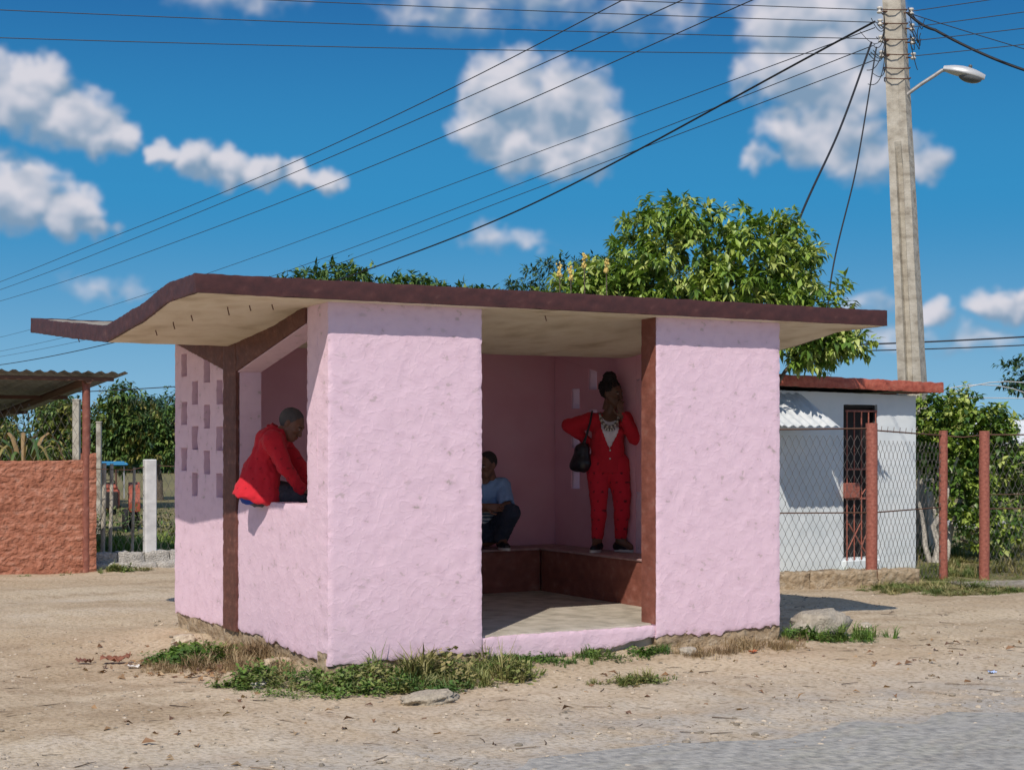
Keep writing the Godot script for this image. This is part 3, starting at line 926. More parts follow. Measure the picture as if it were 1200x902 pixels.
	for q in [[-.35, 1.95, 0, .45, .36, .4, 80], [.05, 1.75, .1, .5, .35, .4, 80], [.45, 1.85, 0, .35, .3, .4, 50], [-.2, 1.35, .2, .55, .4, .35, 70], [.4, 1.35, .1, .45, .4, .4, 70], [.95, 1.35, 0, .5, .35, .4, 70], [1.4, 1.4, 0, .4, .3, .4, 44], [.15, .85, .2, .5, .4, .4, 70], [.35, .45, .3, .45, .35, .35, 50], [1.0, .95, 0, .45, .3, .4, 44], [-.05, 2.15, 0, .3, .22, .3, 30], [-.55, 1.6, .1, .3, .4, .3, 40]]:
		c.append([Vector3(q[0], q[1], q[2]), Vector3(q[3], q[4], q[5]), q[6] * 1.7])
	crown(o, c, 11, leaf_mesh(.085, .055, .3, .2), M.leaf, GREEN + MID + [Color(.30, .38, .07)], .4, .35, .4)
	for q in [["round_hedge", "rounded clipped hedge at the right edge behind the fence", Vector3(9.3, 0, -27), Vector3(1.5, 1.35, 1.2), 520], ["round_hedge", "low dark shrub right of the white block hut at the fence", Vector3(7.2, 0, -24.5), Vector3(1.2, .6, .7), 240]]:
		o = thing(q[0], q[1], "hedge", q[2], 0.0, "hedges at right")
		var r: Vector3 = q[3]
		crown(o, [[Vector3(0, r.y * .35, 0), r * Vector3(1, .8, 1), q[4]], [Vector3(-.2, r.y * .4, 0), r * Vector3(.8, .7, .8), q[4] / 3.0]], 10, leaf_mesh(.075, .035), M.far_leaf, MID, .3, .2, .8)
		limbs(o, Vector3(0, -.05, 0), [[Vector3(.1, r.y * .7, 0), 1.0], [Vector3(-.3, r.y * .6, 0), .7]], .05, M.bark)
	for q in [["spreading_tree", "dark spreading tree against the sky at the right edge", Vector3(19.2, 0, -56), [[0, 4.2, 0, 1.9, .42, 1.5, 100], [1.4, 4.75, 0, 1.6, .4, 1.2, 80], [2.6, 4.3, 0, 1.6, .5, 1.4, 80], [-.9, 3.6, 0, 1.1, .3, 1.0, 44], [.9, 3.5, 0, 1.4, .3, 1.0, 50]], .22], ["spreading_tree", "lower dark tree clump under the spreading tree at right", Vector3(20.6, 0, -58), [[0, 2.6, 0, 1.7, .8, 1.3, 130], [1.4, 2.4, 0, 1.6, .9, 1.3, 100]], .2]]:
		o = thing(q[0], q[1], "tree", q[2], 0.0, "trees far at right")
		limbs(o, Vector3(.5, -.3, 0), [[Vector3(.4, 3.0 if q[3].size() > 2 else 1.6, 0), 1.0], [Vector3(1.8, 4.2 if q[3].size() > 2 else 2.2, 0), .6, Vector3(.45, 1.2, 0)], [Vector3(-.6, 4.0 if q[3].size() > 2 else 2.4, 0), .5, Vector3(.45, 1.2, 0)]], .2, M.bark)
		c = []
		for w in q[3]: c.append([Vector3(w[0], w[1], w[2]), Vector3(w[3], w[4], w[5]), w[6]])
		crown(o, c, 12, leaf_mesh(q[4], q[4] * .4), M.far_leaf, DEEP, .3, .2, .35)
	# low far woods along the horizon
	c = []
	for k in 60:
		c.append([Vector3(-62 + k * 2.1 + rng.randfn() * .6, rng.randf_range(.7, 1.3), -78 + rng.randfn() * 2.0), Vector3(1.8, rng.randf_range(.9, 1.4), 1.4), 60])
	tag(crown(self, c, 8, leaf_mesh(.5, .22), M.far_leaf, DEEP + MID, .3, .2, .5, "far_woods"), "low line of distant woods on the horizon")
	# hedge and strip of grass in front of the tractor at left
	o = thing("garden_hedge", "low clipped hedge below the red tractor at left", "hedge", Vector3(-6.3, 0, -25.8))
	crown(o, [[Vector3(-1.3, .2, 0), Vector3(1.0, .30, .4), 170], [Vector3(.1, .22, 0), Vector3(1.0, .33, .4), 190], [Vector3(1.5, .2, 0), Vector3(1.0, .30, .4), 150]], 9, leaf_mesh(.06, .03), M.far_leaf, MID + YELLOWISH, .3, .2, .7)
	limbs(o, Vector3(0, -.05, 0), [[Vector3(.3, .4, 0), 1.0], [Vector3(-1.2, .3, 0), .8], [Vector3(1.5, .3, 0), .8]], .04, M.bark)

# ---------------------------------------------------------------- fences, hut, lean-to, tractor
func chain_link(parent: Node, a: Vector3, b: Vector3, low: float, high: float, pitch: float, r: float) -> void:
	var sh := Shape.new()
	var n := int(a.distance_to(b) / pitch)
	var dir := (b - a).normalized()
	var out := dir.cross(Vector3.UP)
	var rows := int((high - low) / pitch)
	for k in n:
		var pts := PackedVector3Array()
		for j in rows + 1:
			var sag := .006 * bumps.get_noise_2d(k * .3 + a.x, j * .3)
			pts.append(a + dir * ((k + (.5 if j % 2 == 0 else -.02 + 1.04 * 0.0)) * pitch + sag) + dir * (pitch * .5 if k % 2 == 0 and j % 2 == 0 else 0.0) * 0.0 + Vector3(0, low + j * pitch, 0) + out * (.004 if j % 2 == 0 else -.004))
		sh.tube(pts, [r], 3, Color.WHITE, false)
		# its neighbour mirrored, hooked into it
		pts = PackedVector3Array()
		for j in rows + 1:
			pts.append(a + dir * ((k + (.5 if j % 2 == 0 else 1.0)) * pitch + .004) + Vector3(0, low + j * pitch, 0) + out * (-.004 if j % 2 == 0 else .004))
		sh.tube(pts, [r], 3, Color.WHITE, false)
	obj("wire_mesh", sh, M.wire, parent)

func strand(parent: Node, called: String, pts: Array, r: float, m: Material, barbs := 0) -> void:
	var sh := Shape.new()
	sh.tube(PackedVector3Array(pts), [r], 5)
	for k in barbs:
		var p: Vector3 = (pts[0] as Vector3).lerp(pts[-1], (k + .5) / barbs)
		sh.tube(PackedVector3Array([p - Vector3(.0, .012, 0), p + Vector3(.008, .055, .004)]), [.003], 4)
	obj(called, sh, m, parent)

func post(parent: Node, at: Vector3, h: float, r: float, m: Material, lean := Vector3.ZERO, sides := 12) -> MeshInstance3D:
	var sh := Shape.new()
	var pts := PackedVector3Array()
	for k in 9:
		var u := k / 8.0
		pts.append(at + Vector3(0, -.08 + (h + .08) * u, 0) + lean * u + Vector3(bumps.get_noise_2d(u * 3, at.x), 0, 0) * .006)
	sh.tube(pts, [r], sides)
	return obj("post", sh, m, parent)

func make_right() -> void:
	# fence with red posts; it turns at the first post
	var f := thing("chain_link_fence", "rusty chain-link fence on red posts in front of the white hut", "fence")
	var A := sw(6.0, 0, 4.0)
	var B := Vector3(4.10, 0, -17.95)
	var C := Vector3(5.19, 0, -18.95)
	var D := Vector3(5.614, 0, -18.72)
	var E := Vector3(9.5, 0, -19.9)
	post(f, B, 1.86, .068, M.steel_red); post(f, C, 1.78, .052, M.steel_red)
	post(f, A, 1.8, .052, M.steel_red)
	chain_link(f, A + Vector3(0, .19, 0), B + Vector3(0, .19, 0), .0, 1.58, .085, .0028)
	chain_link(f, B + Vector3(0, .05, 0), C + Vector3(0, .02, 0), .0, 1.66, .085, .0028)
	strand(f, "top_wire", [A + Vector3(0, 1.77, 0), B + Vector3(0, 1.80, 0)], .009, M.rust_wire)
	strand(f, "top_wire", [B + Vector3(0, 1.78, 0), C + Vector3(0, 1.72, 0)], .009, M.rust_wire, 12)
	strand(f, "middle_wire", [A + Vector3(0, .86, 0), B + Vector3(0, .84, 0), C + Vector3(0, .86, 0)], .008, M.rust_wire)
	f = thing("chain_link_fence", "chain-link fence right of the gap, hung on a thick red post", "fence")
	post(f, D, 1.775, .062, M.steel_red); post(f, E, 1.78, .055, M.steel_red)
	post(f, D.lerp(E, .62), 1.78, .05, M.steel_red)
	chain_link(f, D, E, .04, 1.70, .085, .0028)
	strand(f, "top_wire", [D + Vector3(0, 1.73, 0), E + Vector3(0, 1.73, 0)], .009, M.rust_wire, 22)
	strand(f, "middle_wire", [D + Vector3(0, .85, 0), E + Vector3(0, .84, 0)], .007, M.rust_wire)
	strand(f, "middle_wire", [D + Vector3(0, 1.02, 0), E + Vector3(0, 1.0, 0)], .005, M.rust_wire)
	strand(self_thing("gate_wire", "sagging wire strung across the gap between two red posts", "wire"), "strand", [C + Vector3(0, 1.72, 0), C.lerp(D, .5) + Vector3(0, 1.70, 0), D + Vector3(0, 1.73, 0)], .007, M.rust_wire)
	# broken concrete kerb under the fence
	var kerb := Node3D.new()
	kerb.name = "kerb"
	add_child(kerb)
	struct(kerb, "broken tan concrete kerb under the fence")
	var u0 := 0.0
	var len_ := A.distance_to(B)
	var dir := (B - A).normalized()
	while u0 < len_ + .1:
		var w := rng.randf_range(.5, .85)
		var sh := Shape.new()
		panel(sh, A + dir * u0 + Vector3(0, 0, 0) + dir.cross(Vector3.UP) * .09, dir, dir.cross(Vector3.UP), w - .012, func(_u): return -.1, func(u): return .195 + jag(u + u0, .02, 91.0), .25, .2, [], .035, .022, .018, 4.0)
		obj("kerb_block", sh, M.foundation, kerb)
		u0 += w
	# concrete path through the gap
	var path := Shape.new()
	panel(path, Vector3(5.05, .0, -17.5), Vector3(.99, 0, -.13).normalized(), Vector3(.13, 0, .99).normalized(), 5.5, func(_u): return -.05, func(u): return .05 + jag(u, .01, 95.0), .07, .55, [], .06, .01, .012)
	struct(obj("path", path, M.concrete), "narrow pale concrete strip in front of the fence gap")
	# white block hut
	var hut := thing("block_hut", "small white block hut with a red roof edge and a barred door", "building", sw(8.27, 0, 4.92), TURN)
	var X := Vector3.RIGHT
	var Z := Vector3.BACK
	var wl := Shape.new()
	panel(wl, Vector3(-.5, 0, 0), X, Z, 2.57, func(_u): return -.08, func(u): return 2.278 - .016 * u, 2.34, .16, [Rect2(1.34, .19, .57, 1.92)], .07, .005, .006, 3.0)
	obj("front_wall", wl, M.white_wall, hut)
	for q in [[Vector3(-.5, 0, -.16), -X, 2.6], [Vector3(2.07, 0, -.16), X, 2.6]]:
		wl = Shape.new()
		panel(wl, q[0], -Z, q[1], q[2], func(_u): return -.08, func(_u): return 2.26, 2.27, .16, [], .12, .005, .006, 3.0)
		obj("side_wall", wl, M.white_wall, hut)
	wl = Shape.new()
	panel(wl, Vector3(-.34, 0, -2.76), X, -Z, 2.25, func(_u): return -.08, func(_u): return 2.26, 2.27, .16, [], .15, .004, .005)
	obj("back_wall", wl, M.white_wall, hut)
	var rf := Shape.new()
	rf.box(Vector3(.84, 2.355, -1.37), Vector3(2.98, .085, 3.12), .012, Basis(Vector3.BACK, -.014))
	var roof := obj("roof", rf, M.concrete, hut)
	rf = Shape.new()
	panel(rf, Vector3(-.66, 0, .212), X, Z, 3.01, func(u): return 2.322 - .0165 * u + jag(u, .008, 101.0), func(u): return 2.468 - .0225 * u + jag(u, .012, 103.0), 2.56, .03, [], .04, .004, .01)
	obj("roof_edge", rf, M.red_paint, roof)
	rf = Shape.new()
	panel(rf, Vector3(2.36, 0, .18), -Z, X, 3.1, func(u): return 2.275 + jag(u, .008, 105.0), func(u): return 2.405 + jag(u, .012, 107.0), 2.5, .03, [], .05, .004, .01)
	obj("roof_edge", rf, M.red_paint, roof)
	# door: near-black panel stands for the unlit inside, behind a red bar gate
	var door := Shape.new()
	door.box(Vector3(1.125, 1.15, -.13), Vector3(.565, 1.915, .035), .004)
	var dl := obj("door", door, M.dark, hut)
	door = Shape.new()
	for q in [[.855, 1.15, .03, 1.90], [1.395, 1.15, .03, 1.90]]: door.box(Vector3(q[0], q[1], -.075), Vector3(q[2], q[3], .05), .004)
	door.box(Vector3(1.125, 2.09, -.075), Vector3(.51, .035, .05), .004)
	obj("frame", door, M.dark, dl)
	for k in 5:
		var b := Shape.new()
		var x := .885 + k * .12
		b.tube(PackedVector3Array([Vector3(x, .05 if k != 4 else .04, .012), Vector3(x, 2.04, .012)]), [.010], 6)
		obj("gate_bar", b, M.steel_red, dl)
	for q in [[.9, .05], [.9, .93], [.9, 2.03], [.9, 1.30]]:
		var b := Shape.new()
		b.box(Vector3(1.125, q[1], .012), Vector3(.52, .025, .02), .003)
		obj("gate_rail", b, M.steel_red, dl)
	for q in [[.89, .30, 1.10, .62], [1.10, .30, 1.36, .78], [1.12, .98, 1.36, 1.26], [.9, .62, 1.3, .1]]:
		var b := Shape.new()
		b.tube(PackedVector3Array([Vector3(q[0], q[1], .024), Vector3(q[2], q[3], .024)]), [.009], 6)
		obj("gate_brace", b, M.steel_red, dl)
	var bx := Shape.new()
	bx.box(Vector3(.93, 1.035, .045), Vector3(.24, .19, .05), .006)
	tag(obj("lock_box", bx, M.steel_red, dl), "square orange lock box on the hut's door")
	bx = Shape.new()
	bx.box(Vector3(1.125, .08, .015), Vector3(.6, .16, .09), .01)
	obj("door_step", bx, M.white_wall, hut)
	# white corrugated awning left of the door
	var aw := Shape.new()
	var n := 30
	for lay in 2:
		var rows := []
		for j in 5:
			var row := []
			for i in n + 1:
				var t := lerpf(-.75, .15, float(i) / n)
				var z := lerpf(.01, .66, j / 4.0)
				row.append(aw.vert(Vector3(t + j * .012, lerpf(2.235, 1.83, j / 4.0) + .014 * sin(i * TAU / 4.4) - lay * .006, z)))
			rows.append(row)
		for j in 4:
			for i in n:
				if lay == 0: aw.quad(rows[j][i], rows[j + 1][i], rows[j + 1][i + 1], rows[j][i + 1])
				else: aw.quad(rows[j][i + 1], rows[j + 1][i + 1], rows[j + 1][i], rows[j][i])
	tag(obj("awning", aw, M.fibro, hut), "white corrugated awning on the hut's wall")
	# pale roof and pipe frame far behind
	var far := thing("far_shed", "long low shed with a pale metal roof beyond the fence at right", "shed", Vector3(16.5, 0, -47), -.1)
	var sd := Shape.new()
	sd.box(Vector3(2, .75, -1.5), Vector3(9, 1.5, 3), .02)
	obj("wall", sd, M.concrete, far)
	sd = Shape.new()
	for k in 2:
		var z0 := .4 if k == 0 else -3.4
		sd.face([Vector3(-2.8, 1.55, z0), Vector3(6.8, 1.55, z0), Vector3(6.8, 2.25, -1.5), Vector3(-2.8, 2.25, -1.5)], Vector3(0, 0, -1.5))
		sd.face([Vector3(-2.8, 1.50, z0), Vector3(6.8, 1.50, z0), Vector3(6.8, 2.20, -1.5), Vector3(-2.8, 2.20, -1.5)], Vector3(0, 9, -1.5))
	for x in [-2.8, 6.8]: sd.face([Vector3(x, 1.5, .4), Vector3(x, 1.55, .4), Vector3(x, 2.25, -1.5), Vector3(x, 1.55, -3.4), Vector3(x, 1.5, -3.4)], Vector3(2, 2, -1.5))
	obj("roof", sd, M.fibro, far)
	var fr := thing("pipe_frame", "thin pale arched pipe frame behind the bush at right", "frame", Vector3(7.6, 0, -28))
	for q in [[0.0, 2.42, 3.2, 2.38], [.9, 2.02, 3.2, 2.0]]:
		sd = Shape.new()
		sd.tube(PackedVector3Array([Vector3(q[0], q[1], 0), Vector3(q[2], q[3], 0)]), [.009], 6)
		obj("rail", sd, M.lamp_metal, fr)
	for k in 2:
		sd = Shape.new()
		var pts := PackedVector3Array()
		for w in 17:
			var a := PI * w / 16.0
			pts.append(Vector3(1.2 - cos(a) * 1.6, 1.7 + sin(a) * 1.0, -k * 1.6))
		pts.append(Vector3(2.8, 0, -k * 1.6))
		pts.insert(0, Vector3(-.4, 0, -k * 1.6))
		sd.tube(pts, [.010], 6)
		obj("hoop", sd, M.lamp_metal, fr)
	# lane beyond the garden
	var ln := Shape.new()
	ln.box(Vector3(22, .0, -31.0), Vector3(34, .05, 2.6), .01)
	struct(obj("far_road", ln, M.gravel), "pale lane beyond the garden at right")

func self_thing(called: String, label: String, category: String, group := "") -> Node3D:
	return thing(called, label, category, Vector3.ZERO, 0.0, group)

func make_left() -> void:
	# rough orange wall
	var wl := Shape.new()
	panel(wl, sw(-6.0, 0, 9.9), ALONG, -BACK, 6.95, func(_u): return -.1, func(u): return 1.405 + jag(u, .008, 111.0), 1.45, .18, [], .05, .012, .012, 6.0)
	var o := obj("garden_wall", wl, M.orange)
	tag(o, "rough orange-plastered low wall at the left edge", "wall")
	# lean-to with a corrugated roof on a red pipe
	var le := thing("lean_to", "open lean-to with a grey corrugated roof over the orange wall", "lean-to", sw(0, 0, 9.9), TURN)
	var n := 200
	var rf := Shape.new()
	for lay in 2:
		var rows := []
		for j in 7:
			var row := []
			for i in n + 1:
				row.append(rf.vert(Vector3(lerpf(-7.0, 1.46, float(i) / n), lerpf(2.52, 2.06, j / 6.0) + .018 * sin(i * TAU / 3.6) - lay * .005, lerpf(.18, -6.2, j / 6.0))))
			rows.append(row)
		for j in 6:
			for i in n:
				if lay == 0: rf.quad(rows[j][i], rows[j][i + 1], rows[j + 1][i + 1], rows[j + 1][i])
				else: rf.quad(rows[j + 1][i], rows[j + 1][i + 1], rows[j][i + 1], rows[j][i])
	obj("roof", rf, M.zinc, le)
	for x in [.98, -2.6, -6.2]:
		var b := Shape.new()
		b.tube(PackedVector3Array([Vector3(x, 2.42, .1), Vector3(x, 1.97, -6.1)]), [.05], 6)
		obj("rafter", b, M.rust_wire, le)
		post(le, Vector3(x, 0, -.02 if x > 0 else -6.0), 2.42 if x > 0 else 2.0, .052, M.brown)
	for q in [[2.40, .08], [2.22, -2.2], [2.05, -4.6]]:
		var b := Shape.new()
		b.box(Vector3(-2.7, q[0] + .035, q[1]), Vector3(8.0, .05, .06), .006)
		obj("purlin", b, M.rust_wire, le)
	chain_link(le, Vector3(-6.0, 1.42, -.16), Vector3(.95, 1.42, -.16), 0, .78, .1, .0028)
	# the plastered stub that the pipe stands in
	var st := Shape.new()
	panel(st, Vector3(.94, 0, .02), Vector3.RIGHT, Vector3.BACK, .16, func(_u): return -.1, func(u): return 1.5 + jag(u, .01, 117.0), 1.55, .16, [], .04, .008, .01, 6.0)
	obj("stub", st, M.orange, le)
	# fence between the lean-to and the shelter, on a low stone kerb
	var f := thing("chain_link_fence", "sagging chain-link fence with a white concrete post at left", "fence", sw(0, 0, 10.4), TURN)
	var wp := Shape.new()
	wp.box(Vector3(1.95, .66, 0), Vector3(.155, 1.5, .13), .012)
	tag(obj("post", wp, M.white_post, f), "white square concrete fence post")
	for q in [[1.10, 1.4, .028], [1.40, 1.36, .03], [1.50, 1.35, .025], [1.80, 1.3, .02], [2.42, 1.35, .028], [4.0, 1.4, .03], [5.5, 1.4, .03], [7.0, 1.4, .03]]:
		var pp := post(f, Vector3(q[0], 0, .0 if q[0] > 2 else -.3), q[1], q[2], M.pole, Vector3(.03, 0, 0), 8)
		pp.name = "post"
	chain_link(f, Vector3(1.1, .16, 0), Vector3(7.0, .16, 0), 0, 1.15, .1, .0028)
	strand(f, "top_wire", [Vector3(1.0, 1.30, 0), Vector3(1.7, 1.27, 0), Vector3(1.95, 1.33, 0), Vector3(3.0, 1.28, 0), Vector3(7.0, 1.30, 0)], .006, M.rust_wire)
	var kb := Node3D.new()
	kb.name = "kerb"
	add_child(kb)
	kb.name = "stone_kerb"
	struct(kb, "low whitewashed stone kerb below the chain-link fence at left")
	kb.position = sw(0, 0, 10.2); kb.rotation.y = TURN
	var u := 1.02
	while u < 7.5:
		var w := rng.randf_range(.28, .5)
		for row in 2:
			var b := Shape.new()
			panel(b, Vector3(u + row * .12, 0, row * .16 - .06), Vector3.RIGHT, Vector3.BACK, w - .015, func(_u): return -.06, func(v): return (.20 if row == 0 else .07) + jag(u + v, .025, 121.0), .26 if row == 0 else .12, .2, [], .04, .02, .02, 5.0)
			obj("kerb_stone", b, M.gravel, kb)
		u += w
	# old posts standing in the garden
	for q in [[-7.05, -25.5, 2.3, .055, "taller pale concrete post under the lean-to roof"], [-6.95, -26.5, 1.95, .04, "thinner pale post beside the red pipe"]]:
		var gp := thing("garden_post", q[4], "post", Vector3(q[0], 0, q[1]), 0.0, "garden posts")
		var b := Shape.new()
		b.box(Vector3(0, q[2] / 2 - .05, 0), Vector3(q[3] * 2, q[2] + .1, q[3] * 2), .008)
		obj("shaft", b, M.pole, gp)
		b = Shape.new()
		b.box(Vector3(0, q[2] + .012, 0), Vector3(q[3] * 2.3, .024, q[3] * 2.3), .006)
		obj("cap", b, M.pole, gp)
	make_tractor()
	# wire run across the trees
	wire([Vector3(-12.0, 2.6, -34), Vector3(-6.0, 2.75, -31)], .03, .010, M.thin_cable, "faint wire crossing the trees at left below the roof", "wire")

func make_tractor() -> void:
	var tr := thing("tractor", "old rust-red tractor with a blue canopy behind the left fence", "tractor", Vector3(-7.62, 0, -29.0), .25)
	tr.scale = Vector3.ONE * .58
	var red := noisy([[0.0, L(.16, .035, .02)], [0.5, L(.34, .075, .04)], [1.0, L(.42, .15, .09)]], 1.0, 0.6, .2, 131, .012)
	var b := Shape.new()
	b.box(Vector3(.35, 1.02, .5), Vector3(.62, .62, 1.5), .07)
	b.box(Vector3(.35, 1.38, .5), Vector3(.50, .16, 1.4), .07)
	obj("bonnet", b, red, tr)
	b = Shape.new()
	b.box(Vector3(.35, 1.0, 1.27), Vector3(.5, .52, .05), .02)
	obj("grille", b, M.dark, tr)
	b = Shape.new()
	b.box(Vector3(.35, .72, -.2), Vector3(.42, .4, 2.4), .05)
	obj("chassis", b, M.dark, tr)
	for x in [-.42, 1.12]:
		var w := Shape.new()
		w.lathe(Vector3(x, .68, -.75), [[.3, -.16], [.62, -.17], [.68, -.12], [.69, 0.0], [.68, .12], [.62, .17], [.3, .16]], 22, Basis(Vector3.BACK, PI / 2))
		var ty := obj("rear_wheel", w, M.rubber, tr)
		w = Shape.new()
		w.lathe(Vector3(x, .68, -.75), [[.0, -.08], [.3, -.10], [.32, 0], [.3, .10], [0, .08]], 16, Basis(Vector3.BACK, PI / 2))
		obj("rim", w, red, ty)
		w = Shape.new()
		for k in 9:
			var a := PI * k / 8.0
			w.box(Vector3(x, .72 + sin(a) * .76, -.75 + cos(a) * .76), Vector3(.36, .30, .025), .004, Basis(Vector3.RIGHT, PI / 2 - a + PI / 2))
		obj("mudguard", w, red, tr)
	for x in [-.12, .82]:
		var w := Shape.new()
		w.lathe(Vector3(x, .36, .95), [[.14, -.08], [.32, -.09], [.36, 0.0], [.32, .09], [.14, .08]], 18, Basis(Vector3.BACK, PI / 2))
		var ty := obj("front_wheel", w, M.rubber, tr)
		w = Shape.new()
		w.lathe(Vector3(x, .36, .95), [[0, -.05], [.16, -.06], [.16, .06], [0, .05]], 14, Basis(Vector3.BACK, PI / 2))
		obj("rim", w, red, ty)
	for q in [[-.1, -1.05], [.8, -1.05], [-.1, -.1], [.8, -.1]]:
		b = Shape.new()
		b.tube(PackedVector3Array([Vector3(q[0], 1.0, q[1]), Vector3(q[0], 2.02, q[1])]), [.022], 6)
		obj("canopy_post", b, M.lamp_metal, tr)
	b = Shape.new()
	b.box(Vector3(.35, 2.08, -.55), Vector3(1.15, .09, 1.3), .035)
	b.box(Vector3(.35, 2.14, -.55), Vector3(.95, .06, 1.1), .025)
	obj("canopy", b, M.blue_tarp, tr)
	b = Shape.new()
	b.tube(PackedVector3Array([Vector3(.35, 1.25, -.1), Vector3(.35, 1.5, -.28)]), [.02], 6)
	for k in 12:
		var a := TAU * k / 12.0
		var c := TAU * (k + 1) / 12.0
		b.tube(PackedVector3Array([Vector3(.35 + cos(a) * .18, 1.5 + sin(a) * .1, -.28 + sin(a) * .12), Vector3(.35 + cos(c) * .18, 1.5 + sin(c) * .1, -.28 + sin(c) * .12)]), [.015], 5)
	obj("steering_wheel", b, M.dark, tr)
	b = Shape.new()
	b.box(Vector3(.35, 1.05, -.85), Vector3(.45, .1, .4), .04)
	b.box(Vector3(.35, 1.28, -1.05), Vector3(.45, .4, .08), .04)
	obj("seat", b, M.dark, tr)
	b = Shape.new()
	b.tube(PackedVector3Array([Vector3(.55, 1.4, .6), Vector3(.55, 1.95, .6)]), [.03], 7)
	obj("exhaust", b, M.rust_wire, tr)

# ---------------------------------------------------------------- pole, lamp, wires
func wire(ends: Array, sag: float, r: float, m: Material, label: String, category := "wire", group := "", called := "overhead_wire") -> void:
	var pts := PackedVector3Array()
	var n := 28
	for i in ends.size() - 1:
		for k in n + (1 if i == ends.size() - 2 else 0):
			var u := float(k) / n
			if sag < 0.0:                                    # a slack cable, curving through its points
				var p0: Vector3 = ends[i]
				var p1: Vector3 = ends[i + 1]
				var b0: Vector3 = ends[i - 1] if i > 0 else p0 * 2.0 - p1
				var b1: Vector3 = ends[i + 2] if i + 2 < ends.size() else p1 * 2.0 - p0
				pts.append(p0.cubic_interpolate_in_time(p1, b0, b1, u, p0.distance_to(p1), -p0.distance_to(b0), p0.distance_to(p1) + p1.distance_to(b1)))
				continue
			pts.append((ends[i] as Vector3).lerp(ends[i + 1], u) - Vector3(0, sag * 4.0 * u * (1.0 - u), 0))
	var sh := Shape.new()
	sh.tube(pts, [r], 5)
	tag(obj(called, sh, m), label, category, group)

